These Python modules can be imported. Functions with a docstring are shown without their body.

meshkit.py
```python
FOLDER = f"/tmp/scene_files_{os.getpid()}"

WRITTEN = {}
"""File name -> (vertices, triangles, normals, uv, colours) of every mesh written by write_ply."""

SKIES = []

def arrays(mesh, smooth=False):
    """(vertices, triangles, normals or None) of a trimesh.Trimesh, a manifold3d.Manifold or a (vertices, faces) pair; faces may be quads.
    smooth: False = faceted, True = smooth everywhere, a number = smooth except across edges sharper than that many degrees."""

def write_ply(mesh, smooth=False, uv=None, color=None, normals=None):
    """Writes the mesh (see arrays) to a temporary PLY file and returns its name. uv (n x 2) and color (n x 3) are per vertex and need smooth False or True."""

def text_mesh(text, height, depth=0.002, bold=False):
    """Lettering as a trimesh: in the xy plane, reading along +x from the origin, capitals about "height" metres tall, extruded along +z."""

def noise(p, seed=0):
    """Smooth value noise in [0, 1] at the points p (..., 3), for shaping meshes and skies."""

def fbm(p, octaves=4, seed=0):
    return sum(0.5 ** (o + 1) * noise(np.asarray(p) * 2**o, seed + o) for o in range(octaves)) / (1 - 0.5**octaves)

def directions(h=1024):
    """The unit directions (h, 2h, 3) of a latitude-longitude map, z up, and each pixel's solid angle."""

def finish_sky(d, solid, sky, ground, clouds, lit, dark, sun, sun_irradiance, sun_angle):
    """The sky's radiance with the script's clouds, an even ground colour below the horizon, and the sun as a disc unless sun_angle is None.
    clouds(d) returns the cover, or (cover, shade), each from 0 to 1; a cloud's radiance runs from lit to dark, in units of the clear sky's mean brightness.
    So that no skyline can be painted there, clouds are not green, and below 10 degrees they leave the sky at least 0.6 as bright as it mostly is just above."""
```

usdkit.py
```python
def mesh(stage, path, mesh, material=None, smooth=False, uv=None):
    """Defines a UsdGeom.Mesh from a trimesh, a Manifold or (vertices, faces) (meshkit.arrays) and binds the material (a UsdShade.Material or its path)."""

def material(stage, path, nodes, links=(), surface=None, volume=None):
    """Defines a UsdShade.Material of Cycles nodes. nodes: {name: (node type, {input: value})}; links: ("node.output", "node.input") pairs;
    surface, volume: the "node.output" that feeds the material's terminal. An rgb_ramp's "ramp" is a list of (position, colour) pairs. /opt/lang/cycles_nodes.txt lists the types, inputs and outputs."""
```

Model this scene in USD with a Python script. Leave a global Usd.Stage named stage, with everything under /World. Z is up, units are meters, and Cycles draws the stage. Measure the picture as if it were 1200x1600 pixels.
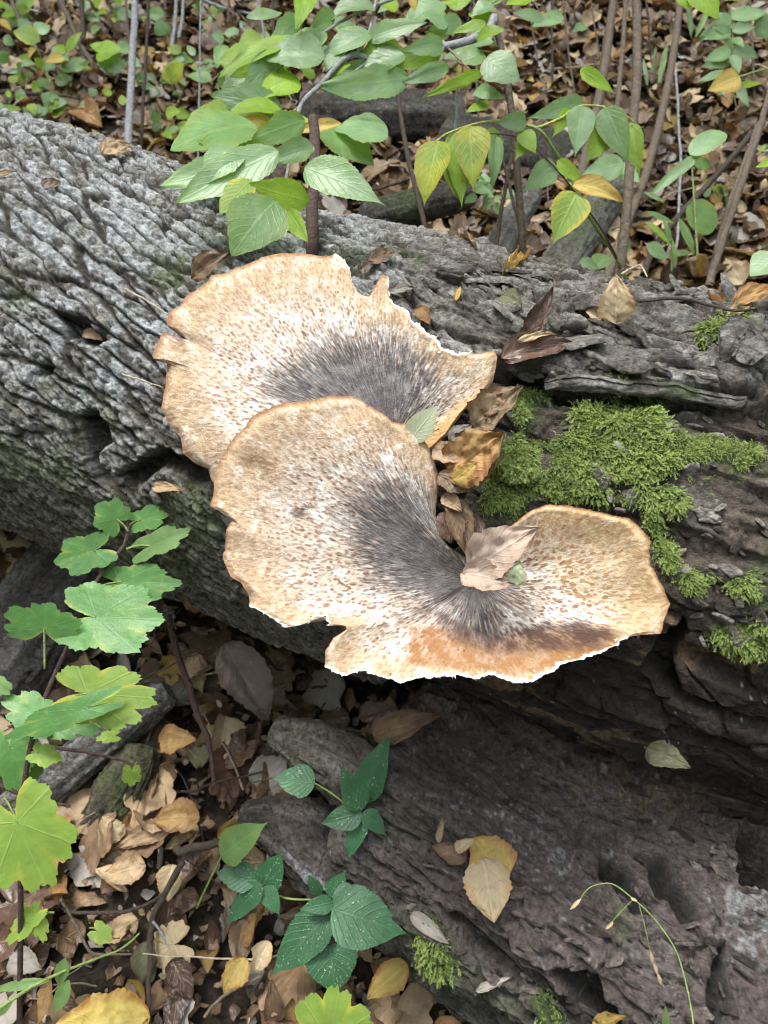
import math, zlib
import numpy as np
from scipy.spatial import cKDTree
from pxr import Usd, UsdGeom, UsdLux, UsdShade, Gf, Sdf, Vt
import usdkit, meshkit

stage = Usd.Stage.CreateInMemory()
UsdGeom.SetStageUpAxis(stage, UsdGeom.Tokens.z)
UsdGeom.SetStageMetersPerUnit(stage, 1.0)
UsdGeom.Xform.Define(stage, '/World')
UsdGeom.Scope.Define(stage, '/World/Looks')
_T = Sdf.ValueTypeNames
PI = math.pi

# ------------------------------------------------------------------ camera, sky, sun, exposure
PITCH = 50.0
CAM = np.array([0, 0, 1.0])
EXPOSURE = 2.66
cam = UsdGeom.Camera.Define(stage, '/World/camera')
cam.AddTranslateOp().Set(Gf.Vec3d(*CAM.tolist()))
cam.AddRotateXOp().Set(90 - PITCH)
cam.CreateFocalLengthAttr(5.7)
cam.CreateHorizontalApertureAttr(5.7)
cam.CreateFStopAttr(2.0)
cam.CreateFocusDistanceAttr(0.64)
cam.CreateExposureAttr(EXPOSURE)
cam.CreateClippingRangeAttr(Gf.Vec2f(0.02, 1000))

SUN_EL, SUN_AZ = math.radians(62), math.radians(-35)      # azimuth = atan2(x, y) of the direction towards the sun
sky = UsdLux.DomeLight.Define(stage, '/World/sky')
sky.GetPrim().SetCustomDataByKey('kind', 'structure')
skymat = usdkit.material(stage, '/World/Looks/sky_dome', {
    'sky': ('sky_texture', {'sky_type': 'single_scattering', 'sun_disc': False, 'sun_elevation': SUN_EL, 'sun_rotation': SUN_AZ}),
    'tc': ('texture_coordinate', {}),
    'n': ('noise_texture', {'scale': 2.2, 'detail': 4.0}),
    'r': ('rgb_ramp', {'ramp': [(0.3, (.55, .55, .55)), (0.62, (.95, .95, .95))]}),
    'mx': ('mix', {'color2': (7.3, 7.75, 8.1)}),
    'bg': ('background_shader', {'strength': 0.11}),
}, [('tc.generated', 'n.vector'), ('n.fac', 'r.fac'), ('r.color', 'mx.fac'), ('sky.color', 'mx.color1'), ('mx.color', 'bg.color')], surface='bg.background')
UsdShade.MaterialBindingAPI.Apply(sky.GetPrim()).Bind(skymat)
sun = UsdLux.DistantLight.Define(stage, '/World/sun')
sun.CreateIntensityAttr(0.36)
sun.CreateNormalizeAttr(True)
sun.CreateAngleAttr(24.0)
sun.CreateColorAttr(Gf.Vec3f(1.0, 0.97, 0.91))
_d = np.array([math.sin(SUN_AZ) * math.cos(SUN_EL), math.cos(SUN_AZ) * math.cos(SUN_EL), math.sin(SUN_EL)])
sun.AddRotateZOp().Set(-math.degrees(SUN_AZ))
sun.AddRotateXOp().Set(-(90 - math.degrees(SUN_EL)))      # -z then points away from the sun

# ------------------------------------------------------------------ measuring from the photograph (1200 x 1600)
_th = math.radians(PITCH)
FW = np.array([0, math.cos(_th), -math.sin(_th)])
UP = np.array([0, math.sin(_th), math.cos(_th)])
RT = np.array([1.0, 0, 0])


def ray(px, py):
    px, py = np.asarray(px, float)[..., None], np.asarray(py, float)[..., None]
    return FW + RT * ((px - 600) / 1200) + UP * ((800 - py) / 1200)


def at(px, py, d):
    return CAM + ray(px, py) * np.asarray(d, float)[..., None]


def proj(P):
    r = np.asarray(P, float) - CAM
    d = r @ FW
    ds = np.where(np.abs(d) < 1e-6, 1e-6, d)
    return 600 + 1200 * (r @ RT) / ds, 800 - 1200 * (r @ UP) / ds, d


def unit(v):
    v = np.asarray(v, float)
    return v / np.maximum(np.linalg.norm(v, axis=-1, keepdims=True), 1e-12)


def sm(a, b, x):
    t = np.clip((x - a) / (b - a), 0, 1)
    return t * t * (3 - 2 * t)


def lerp(a, b, t):
    a, b, t = np.asarray(a, float), np.asarray(b, float), np.asarray(t, float)
    top = a if a.ndim >= b.ndim else b
    if t.ndim and top.ndim and top.shape[-1] == 3 and t.shape != top.shape:
        t = t[..., None]
    return a + (b - a) * t


def nz(P, scale, seed=0, oct=4):
    """fbm in [-1, 1]"""
    return meshkit.fbm(np.asarray(P, float) * scale, oct, seed) * 2 - 1


def n2(a, b, seed=0, oct=4):
    a, b = np.broadcast_arrays(np.asarray(a, float), np.asarray(b, float))
    return meshkit.fbm(np.stack([a, b, np.zeros_like(a) + seed * 7.3], -1), oct, seed) * 2 - 1


def sdf(px, py, poly):
    """signed distance to a polygon in photograph pixels, negative inside"""
    poly = np.asarray(poly, float)
    p = np.stack([px, py], -1)
    d2 = np.full(px.shape, 1e18)
    ins = np.zeros(px.shape, bool)
    for a, b in zip(poly, np.roll(poly, -1, 0)):
        e = b - a
        w = p - a
        t = np.clip((w @ e) / max(e @ e, 1e-9), 0, 1)
        d2 = np.minimum(d2, ((w - t[..., None] * e) ** 2).sum(-1))
        c = (a[1] <= p[..., 1]) != (b[1] <= p[..., 1])
        with np.errstate(divide='ignore', invalid='ignore'):
            xi = a[0] + (p[..., 1] - a[1]) * e[0] / (e[1] if e[1] else 1e-9)
        ins ^= c & (p[..., 0] < xi)
    d = np.sqrt(d2)
    return np.where(ins, -d, d)


def line_dist(px, py, pts):
    pts = np.asarray(pts, float)
    p = np.stack([px, py], -1)
    d2 = np.full(px.shape, 1e18)
    for a, b in zip(pts[:-1], pts[1:]):
        e = b - a
        w = p - a
        t = np.clip((w @ e) / max(e @ e, 1e-9), 0, 1)
        d2 = np.minimum(d2, ((w - t[..., None] * e) ** 2).sum(-1))
    return np.sqrt(d2)


def voro(u, v, seed, jit=0.9):
    """cells of size 1: (F1, F2, cell id random, offset of the point from its cell's site)"""
    rg = np.random.default_rng(seed)
    u0, v0 = int(np.floor(u.min())) - 2, int(np.floor(v.min())) - 2
    nu, nv = int(np.ceil(u.max())) - u0 + 3, int(np.ceil(v.max())) - v0 + 3
    gx, gy = np.meshgrid(np.arange(nu), np.arange(nv), indexing='ij')
    sx = (gx + u0 + 0.5 + jit * (rg.random(gx.shape) - .5) + 0.5 * (gy % 2)).ravel()
    sy = (gy + v0 + 0.5 + jit * (rg.random(gx.shape) - .5)).ravel()
    t = cKDTree(np.stack([sx, sy], -1))
    d, i = t.query(np.stack([u.ravel(), v.ravel()], -1), k=2, workers=-1)
    r = rg.random((len(sx), 3))
    sh = u.shape
    return d[:, 0].reshape(sh), d[:, 1].reshape(sh), r[i[:, 0]].reshape(sh + (3,)), (u - sx[i[:, 0]].reshape(sh)), (v - sy[i[:, 0]].reshape(sh))


# ------------------------------------------------------------------ prims
_used = {}
COUNT = {'tris': 0}


def numbered(parent, name):
    k = (parent, name)
    n = _used.get(k, 0)
    _used[k] = n + 1
    return f'{parent}/{name}' if n == 0 else f'{parent}/{name}_{n:03d}'


def tag(prim, label=None, category=None, group=None, kind=None):
    for k, v in (('label', label), ('category', category), ('group', group), ('kind', kind)):
        if v:
            prim.SetCustomDataByKey(k, v)
    return prim


def thing(name, label, category, group=None, loc=(0, 0, 0), kind=None):
    p = numbered('/World', name)
    x = UsdGeom.Xform.Define(stage, p)
    if any(loc):
        x.AddTranslateOp().Set(Gf.Vec3d(*map(float, loc)))
    return tag(x.GetPrim(), label, category, group, kind), np.asarray(loc, float)


def pub(name, v, f, mat, parent='/World', col=None, luv=None, smooth=True, off=None):
    """one Mesh prim; off: position of the parent's base, taken off the points"""
    if not isinstance(parent, str):
        parent = str(parent.GetPath())
    p = numbered(parent, name)
    v = np.asarray(v, float)
    if off is not None:
        v = v - off
    f = np.asarray(f, int)
    if f.shape[1] == 4:
        f = np.vstack([f[:, [0, 1, 2]], f[:, [0, 2, 3]]])
    COUNT['tris'] += len(f)
    m = UsdGeom.Mesh.Define(stage, p)
    m.CreatePointsAttr(Vt.Vec3fArray.FromNumpy(v.astype(np.float32)))
    m.CreateFaceVertexCountsAttr(Vt.IntArray.FromNumpy(np.full(len(f), 3, np.int32)))
    m.CreateFaceVertexIndicesAttr(Vt.IntArray.FromNumpy(f.astype(np.int32).ravel()))
    m.CreateSubdivisionSchemeAttr('none')
    if smooth:
        fn = np.cross(v[f[:, 1]] - v[f[:, 0]], v[f[:, 2]] - v[f[:, 0]])
        n = np.stack([sum(np.bincount(f[:, k], fn[:, c], len(v)) for k in range(3)) for c in range(3)], -1)
        ln = np.linalg.norm(n, axis=1, keepdims=True)
        n = np.where(ln > 0, n / np.maximum(ln, 1e-30), [0, 0, 1.0])
        m.CreateNormalsAttr(Vt.Vec3fArray.FromNumpy(n.astype(np.float32)))
        m.SetNormalsInterpolation('vertex')
    pv = UsdGeom.PrimvarsAPI(m)
    for nm, a in (('Col', col), ('luv', luv)):
        if a is not None:
            pv.CreatePrimvar(nm, _T.Color3fArray, 'vertex').Set(Vt.Vec3fArray.FromNumpy(np.asarray(a, np.float32)))
    if mat is not None:
        UsdShade.MaterialBindingAPI.Apply(m.GetPrim()).Bind(mat)
    return m.GetPrim()


def grid_faces(na, nb, wrap=False):
    i, j = np.meshgrid(np.arange(na - 1), np.arange(nb if wrap else nb - 1), indexing='ij')
    j2 = (j + 1) % nb
    return np.stack([i * nb + j, (i + 1) * nb + j, (i + 1) * nb + j2, i * nb + j2], -1).reshape(-1, 4)


# ------------------------------------------------------------------ materials
def looks(name):
    return f'/World/Looks/{name}'


def vcol_mat(name, rough=0.85, spec=0.3, bump=0.4, bscale=500.0, vary=0.25, vscale=90.0, bdist=0.002, detail=5.0):
    return usdkit.material(stage, looks(name), {
        'c': ('attribute', {'attribute': 'Col'}), 'g': ('geometry', {}),
        'n1': ('noise_texture', {'scale': vscale, 'detail': detail, 'roughness': 0.65}),
        'r1': ('map_range', {'from_min': 0.36, 'from_max': 0.64, 'to_min': 1 - vary, 'to_max': 1 + vary}),
        'mul': ('vector_math', {'math_type': 'scale'}),
        'n2': ('noise_texture', {'scale': bscale, 'detail': 6.0, 'roughness': 0.7}),
        'b': ('bump', {'strength': bump, 'distance': bdist}),
        'p': ('principled_bsdf', {'roughness': rough, 'specular_ior_level': spec})},
        [('g.position', 'n1.vector'), ('n1.fac', 'r1.value'), ('c.color', 'mul.vector1'), ('r1.result', 'mul.scale'), ('mul.vector', 'p.base_color'),
         ('g.position', 'n2.vector'), ('n2.fac', 'b.height'), ('b.normal', 'p.normal')], surface='p.BSDF')


M_BARK = vcol_mat('bark', 0.75, 0.35, 0.8, 260, 0.5, 200, 0.022)
M_WOOD = vcol_mat('rotten_wood', 0.48, 0.6, 0.85, 220, 0.55, 170, 0.028)
M_CAP = vcol_mat('mushroom_cap', 0.72, 0.3, 0.5, 450, 0.12, 300, 0.006)
M_PORE = vcol_mat('pore_surface', 0.9, 0.1, 0.3, 900, 0.06, 300)
M_SOIL = vcol_mat('soil', 0.95, 0.15, 0.9, 150, 0.5, 60, 0.04)
M_MOSSWOOD = M_BARK


def leaf_mat(name, base, vein, edge=None, spot=None, trans=0.35, rough=0.5, spec=0.4, edge_amt=0.5, vary=0.18, specks=None, spot_amt=0.5, sscale=90.0, hue2=None, vein_amt=0.6, vein_bump=.3):
    """base, vein, edge, spot colours; luv = (along the leaf, across the leaf from the midrib, a random number for the leaf)"""
    nodes = {
        'a': ('attribute', {'attribute': 'luv'}), 's': ('separate_xyz', {}), 'g': ('geometry', {}),
        'abs': ('math', {'math_type': 'absolute'}),
        'mid': ('map_range', {'from_min': 0.02, 'from_max': 0.09, 'to_min': 1.0, 'to_max': 0.0, 'clamp': True}),
        'k1': ('math', {'math_type': 'multiply', 'value2': 8.0}),
        'k2': ('math', {'math_type': 'multiply', 'value2': -2.6}),
        'k3': ('math', {'math_type': 'add'}),
        'k4': ('math', {'math_type': 'pingpong', 'value2': 0.5}),
        'side': ('map_range', {'from_min': 0.0, 'from_max': 0.12, 'to_min': 0.8, 'to_max': 0.0, 'clamp': True}),
        'vm': ('math', {'math_type': 'maximum'}),
        'vf': ('math', {'math_type': 'multiply', 'value2': vein_amt}),
        'nv': ('noise_texture', {'scale': 45.0, 'detail': 4.0, 'roughness': 0.6}),
        'rb': ('map_range', {'from_min': 0.3, 'from_max': 0.7, 'to_min': 1 - vary, 'to_max': 1 + vary}),
        'rr': ('map_range', {'to_min': 1 - vary * 1.2, 'to_max': 1 + vary * 1.2}),
        'bm': ('math', {'math_type': 'multiply'}),
        'base': ('color', {'value': base}), 'vein': ('color', {'value': vein}),
        'm1': ('mix', {}),
        'sc': ('vector_math', {'math_type': 'scale'}),
        'bh': ('math', {'math_type': 'add'}),
        'bp': ('bump', {'strength': 0.45, 'distance': 0.004}), 'vh': ('math', {'math_type': 'multiply', 'value2': vein_bump}),
        'p': ('principled_bsdf', {'roughness': rough, 'specular_ior_level': spec}),
        't': ('translucent_bsdf', {}), 'tc': ('vector_math', {'math_type': 'multiply', 'vector2': (1.15, 1.25, 0.45) if base[1] > base[0] else (1.15, .95, .6)}),
        'mx': ('mix_closure', {'fac': trans}),
    }
    links = [('a.vector', 's.vector'), ('s.y', 'abs.value1'), ('abs.value', 'mid.value'), ('s.x', 'k1.value1'), ('abs.value', 'k2.value1'), ('k1.value', 'k3.value1'), ('k2.value', 'k3.value2'),
             ('k3.value', 'k4.value1'), ('k4.value', 'side.value'), ('mid.result', 'vm.value1'), ('side.result', 'vm.value2'), ('vm.value', 'vf.value1'), ('g.position', 'nv.vector'), ('nv.fac', 'rb.value'),
             ('s.z', 'rr.value'), ('rb.result', 'bm.value1'), ('rr.result', 'bm.value2'), ('vein.color', 'm1.color2'), ('vf.value', 'm1.fac'),
             ('bm.value', 'sc.scale'), ('vm.value', 'vh.value1'), ('vh.value', 'bh.value1'), ('nv.fac', 'bh.value2'), ('bh.value', 'bp.height'), ('bp.normal', 'p.normal'),
             ('tc.vector', 't.color'), ('p.BSDF', 'mx.closure1'), ('t.BSDF', 'mx.closure2')]
    src = 'base.color'
    if hue2 is not None:
        nodes.update({'nh': ('noise_texture', {'scale': 22.0, 'detail': 2.0}), 'rh': ('map_range', {'from_min': .42, 'from_max': .62, 'clamp': True}), 'mh': ('mix', {'color2': hue2})})
        links += [('g.position', 'nh.vector'), ('nh.fac', 'rh.value'), ('rh.result', 'mh.fac'), (src, 'mh.color1')]
        src = 'mh.color'
    links.append((src, 'm1.color1'))
    src = 'm1.color'
    if edge is not None:
        nodes.update({'ed': ('map_range', {'from_min': 0.55, 'from_max': 1.0, 'to_min': 0.0, 'to_max': 1.0, 'clamp': True}), 'en': ('math', {'math_type': 'multiply'}),
                      'en2': ('map_range', {'from_min': 0.38, 'from_max': 0.62, 'to_min': 0.1, 'to_max': edge_amt * 1.8, 'clamp': True}), 'me': ('mix', {'color2': edge, 'use_clamp': True})})
        links += [('abs.value', 'ed.value'), ('nv.fac', 'en2.value'), ('ed.result', 'en.value1'), ('en2.result', 'en.value2'), ('en.value', 'me.fac'), (src, 'me.color1')]
        src = 'me.color'
    if spot is not None:
        nodes.update({'sn': ('noise_texture', {'scale': sscale, 'detail': 5.0, 'roughness': 0.7}), 'sr': ('map_range', {'from_min': 0.56, 'from_max': 0.68, 'to_min': 0.0, 'to_max': spot_amt, 'clamp': True}), 'ms': ('mix', {'color2': spot})})
        links += [('g.position', 'sn.vector'), ('sn.fac', 'sr.value'), ('sr.result', 'ms.fac'), (src, 'ms.color1')]
        src = 'ms.color'
    if specks:
        nodes.update({'vo': ('noise_texture', {'scale': specks, 'detail': 2.0, 'roughness': .8}), 'vr': ('map_range', {'from_min': 0.615, 'from_max': 0.67, 'to_min': 0.0, 'to_max': 1.0, 'clamp': True}),
                      'sn2': ('noise_texture', {'scale': 60.0, 'detail': 3.0}), 'sr2': ('map_range', {'from_min': 0.40, 'from_max': 0.60, 'to_min': 0.0, 'to_max': 1.0, 'clamp': True}), 'sm': ('math', {'math_type': 'multiply'}),
                      'mk': ('mix', {'color2': (.36, .42, .34)})})
        links += [('g.position', 'vo.vector'), ('vo.fac', 'vr.value'), ('g.position', 'sn2.vector'), ('sn2.fac', 'sr2.value'), ('vr.result', 'sm.value1'), ('sr2.result', 'sm.value2'), ('sm.value', 'mk.fac'), (src, 'mk.color1')]
        src = 'mk.color'
    links += [(src, 'sc.vector1'), ('sc.vector', 'p.base_color'), ('sc.vector', 'tc.vector1')]
    return usdkit.material(stage, looks(name), nodes, links, surface='mx.closure')


LM = {
    'green':   leaf_mat('leaf_green', (.145, .255, .085), (.21, .34, .14), (.2, .22, .04), (.2, .17, .07), .48, .42, .5, .35, .2, spot_amt=.35, vein_amt=.35, vein_bump=.12),
    'pale':    leaf_mat('leaf_pale_green', (.215, .335, .165), (.29, .42, .23), (.2, .27, .06), (.26, .25, .13), .46, .4, .55, .35, .18, spot_amt=.3, vein_amt=.3, vein_bump=.12),
    'bright':  leaf_mat('leaf_bright', (.235, .37, .04), (.31, .45, .09), (.25, .33, .03), None, .5, .45, .4, .3, .18, vein_amt=.45, vein_bump=.12),
    'lime':    leaf_mat('leaf_lime', (.23, .35, .065), (.33, .43, .13), (.5, .42, .06), (.3, .3, .06), .45, .5, .35, .8, .15, spot_amt=.5),
    'yellowing': leaf_mat('leaf_yellowing', (.33, .36, .04), (.42, .44, .1), (.3, .24, .03), (.2, .13, .04), .45, .5, .35, .6, .15, spot_amt=.7, sscale=140.0, hue2=(.2, .31, .04)),
    'yellow':  leaf_mat('leaf_yellow', (.5, .38, .1), (.55, .45, .18), (.3, .15, .04), (.25, .12, .04), .35, .55, .3, .8, .15, spot_amt=.7),
    'dark':    leaf_mat('leaf_dusty_dark', (.032, .105, .042), (.06, .155, .07), None, None, .2, .5, .45, specks=400.0, vary=.2),
    'currant': leaf_mat('leaf_currant', (.10, .235, .065), (.18, .33, .13), (.42, .40, .07), (.3, .3, .1), .36, .45, .45, .45, .15, spot_amt=.35, vein_amt=.35, vein_bump=.1),
    'tan':     leaf_mat('litter_tan', (.30, .21, .125), (.38, .285, .185), (.19, .11, .06), (.10, .055, .03), .14, .6, .3, .7, .3, spot_amt=.8, sscale=70.0),
    'brown':   leaf_mat('litter_brown', (.16, .10, .058), (.225, .15, .095), (.09, .05, .03), (.05, .03, .02), .1, .5, .4, .6, .3, spot_amt=.8, sscale=70.0),
    'orange':  leaf_mat('litter_orange', (.27, .135, .05), (.36, .21, .09), (.15, .065, .03), (.10, .045, .022), .2, .55, .35, .7, .22, spot_amt=.7, hue2=(.31, .2, .075)),
    'darkbrown': leaf_mat('litter_dark_brown', (.085, .05, .035), (.13, .08, .055), (.05, .025, .02), (.17, .09, .05), .08, .4, .5, .5, .25, spot_amt=.4),
    'grey':    leaf_mat('litter_grey', (.25, .225, .20), (.32, .29, .26), (.17, .14, .11), (.12, .09, .07), .12, .7, .25, .6, .22, spot_amt=.5),
    'cream':   leaf_mat('litter_cream', (.42, .33, .205), (.54, .46, .33), (.33, .2, .1), (.27, .17, .08), .2, .65, .25, .6, .18, spot_amt=.5),
    'gold':    leaf_mat('litter_gold', (.38, .27, .08), (.44, .33, .13), (.28, .13, .04), (.2, .1, .035), .25, .55, .3, .8, .2, spot_amt=.6),
    'pinktan': leaf_mat('litter_pinkish_tan', (.36, .275, .22), (.44, .35, .285), (.27, .18, .12), (.22, .14, .1), .08, .65, .25, .5, .2, spot_amt=.5),
    'umber': leaf_mat('litter_umber', (.115, .09, .075), (.16, .13, .11), (.07, .05, .04), (.2, .15, .11), .08, .6, .3, .5, .25, spot_amt=.4),
    'greygreen': leaf_mat('litter_grey_green', (.33, .36, .25), (.4, .42, .31), (.3, .27, .16), None, .2, .55, .3, .4, .12),
    'olive':   leaf_mat('litter_olive', (.10, .10, .055), (.14, .135, .08), (.07, .06, .03), None, .15, .6, .3, .5, .15),
}
COLNAME = dict(tan='tan', brown='brown', orange='orange brown', darkbrown='dark brown', grey='grey', cream='pale cream', gold='golden yellow', greygreen='grey green', olive='dull olive')


def stem_mat(name, base, rough=0.7):
    return usdkit.material(stage, looks(name), {
        'g': ('geometry', {}), 'n': ('noise_texture', {'scale': 150.0, 'detail': 5.0, 'roughness': .7}),
        'r': ('rgb_ramp', {'ramp': [(0.3, tuple(x * .55 for x in base)), (0.55, base), (0.75, tuple(min(1, x * 1.45) for x in base))]}),
        'b': ('bump', {'strength': .6, 'distance': .012}), 'p': ('principled_bsdf', {'roughness': rough, 'specular_ior_level': .3})},
        [('g.position', 'n.vector'), ('n.fac', 'r.fac'), ('r.color', 'p.base_color'), ('n.fac', 'b.height'), ('b.normal', 'p.normal')], surface='p.BSDF')


SM = {
    'brownstem': stem_mat('stem_brown', (.13, .10, .075)), 'greystem': stem_mat('stem_grey', (.27, .27, .28)), 'darkstem': stem_mat('stem_dark', (.06, .045, .035)),
    'redstem': stem_mat('stem_red_brown', (.075, .045, .04)), 'twig': stem_mat('twig_tan', (.26, .2, .15)), 'greenstem': stem_mat('stem_green', (.22, .30, .09), .5),
    'yellowstem': stem_mat('stem_yellow_green', (.36, .38, .1), .5), 'palestem': stem_mat('stem_pale', (.42, .36, .27)),
}

# ------------------------------------------------------------------ the ground
LA, LB = np.array([-.52, .873, .362]), np.array([.371, .477, .375])
LT = unit(LB - LA)
LM0 = (LA + LB) / 2
LN1 = unit(np.array([0, 0, 1.0]) - LT * LT[2])          # up
LN2 = unit(np.cross(LN1, LT))
if LN2[1] > 0:
    LN2 = -LN2                                            # towards the camera
LR = 0.25


def log_y(x):
    return .873 - .444 * (np.asarray(x, float) + .52)


def ground_z(x, y, fine=True):
    x, y = np.asarray(x, float), np.asarray(y, float)
    s = y - log_y(x)
    back = .20 + .13 * np.clip(s - .25, 0, 12) + .02 * np.clip(s - .25, 0, 2) ** 2
    front = .10 * np.clip(x - .0, 0, 1.5) * sm(.1, -.5, s)
    z = lerp(front, back, sm(-.12, .28, s))
    P = np.stack([x, y, np.zeros_like(x)], -1)
    z = z + .03 * nz(P, 2.3, 5, 3)
    if fine:
        z = z + .008 * nz(P, 22, 9, 3)
    return z


def spaced(lo, hi, step, far, n):
    c = np.arange(lo, hi, step)
    k = np.linspace(0, 1, n + 1)[1:] ** 2.2
    return np.concatenate([(lo - far * k)[::-1], c, hi + far * k])


gx, gy = spaced(-1.6, 1.6, .012, 60, 22), spaced(-.3, 3.2, .012, 60, 22)
X, Y = np.meshgrid(gx, gy, indexing='ij')
Z = ground_z(X, Y)
Pg = np.stack([X, Y, Z], -1).reshape(-1, 3)
soil = lerp(np.array([.030, .023, .018]), np.array([.075, .055, .038]), sm(-.3, .5, nz(Pg, 18, 3)))
gp = pub('ground', Pg, grid_faces(len(gx), len(gy))[:, [0, 1, 2, 3]], M_SOIL, col=soil)
tag(gp, 'dark woodland soil under the fallen leaves', 'ground', kind='structure')

# ------------------------------------------------------------------ the big log
def log_uv(P):
    r = np.asarray(P) - LM0
    a = r @ LT
    return a, np.arctan2(r @ LN2, r @ LN1), np.sqrt((r @ LN2) ** 2 + (r @ LN1) ** 2)


def log_hit(px, py, R=LR):
    """depth at which the sight line of a pixel meets the log's mean cylinder, nan where it misses"""
    D = ray(px, py)
    o = CAM - LM0
    d2, o2 = D - (D @ LT)[..., None] * LT, o - LT * (o @ LT)
    a, b, c = (d2 * d2).sum(-1), 2 * (d2 @ o2), o2 @ o2 - R * R
    q = b * b - 4 * a * c
    return np.where(q > 0, (-b - np.sqrt(np.maximum(q, 0))) / (2 * a), np.nan)


MOSS_POLYS = [
    [(742, 800), (770, 690), (800, 640), (795, 592), (850, 590), (860, 625), (905, 640), (960, 600), (1040, 618), (1065, 660), (1130, 675), (1210, 660), (1210, 735), (1120, 735), (1085, 790), (1030, 800), (985, 785), (915, 780), (850, 785), (800, 812)],
    [(1080, 530), (1110, 520), (1160, 520), (1155, 545), (1100, 558), (1080, 550)],
    [(1060, 900), (1100, 885), (1180, 905), (1185, 935), (1110, 930), (1070, 935)],
    [(1105, 1000), (1150, 985), (1210, 960), (1210, 1050), (1150, 1035), (1110, 1030)],
    [(1005, 800), (1030, 790), (1050, 850), (1060, 890), (1040, 900), (1020, 840)],
]
MOSS_THIN = [(880, 700), (960, 690), (1010, 730), (960, 770), (900, 760)]
BARE_POLYS = [[(825, 620), (890, 615), (905, 660), (850, 690), (820, 670)], [(1010, 745), (1050, 720), (1090, 725), (1060, 760), (1010, 765)], [(835, 700), (865, 695), (860, 730), (838, 735)], [(1070, 720), (1150, 700), (1150, 740), (1090, 745)],
              [(940, 745), (990, 735), (1000, 770), (950, 780)]]
WOOD_POLY = [(600, 470), (690, 600), (775, 572), (850, 585), (870, 612), (1000, 617), (1180, 640), (1300, 620), (1400, 1500), (560, 1500), (600, 1060), (660, 900)]
GASH = [([(545, 570), (600, 530), (690, 545), (700, 690), (640, 730), (560, 710)], .035), ([(95, 490), (140, 510), (165, 530), (150, 545), (110, 530)], .020), ([(125, 650), (150, 640), (180, 690), (160, 700), (185, 770), (150, 740)], .030), ([(185, 745), (215, 720), (250, 700), (335, 725), (330, 760), (250, 730), (215, 760)], .025),
        ([(125, 520), (165, 515), (170, 535), (140, 540)], .015), ([(855, 608), (880, 598), (1000, 612), (1185, 618), (1190, 636), (1000, 632), (880, 620)], .022),
        ([(780, 590), (800, 575), (880, 580), (850, 600)], .018), ([(1000, 1060), (1040, 1010), (1062, 980), (1075, 1000), (1050, 1060), (1060, 1100), (1045, 1110)], .025),
        ([(880, 550), (1180, 560), (1185, 572), (900, 566)], .010), ([(70, 575), (95, 560), (100, 580), (75, 592)], .016), ([(1000, 470), (1090, 465), (1100, 475), (1000, 482)], .010)]

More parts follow.
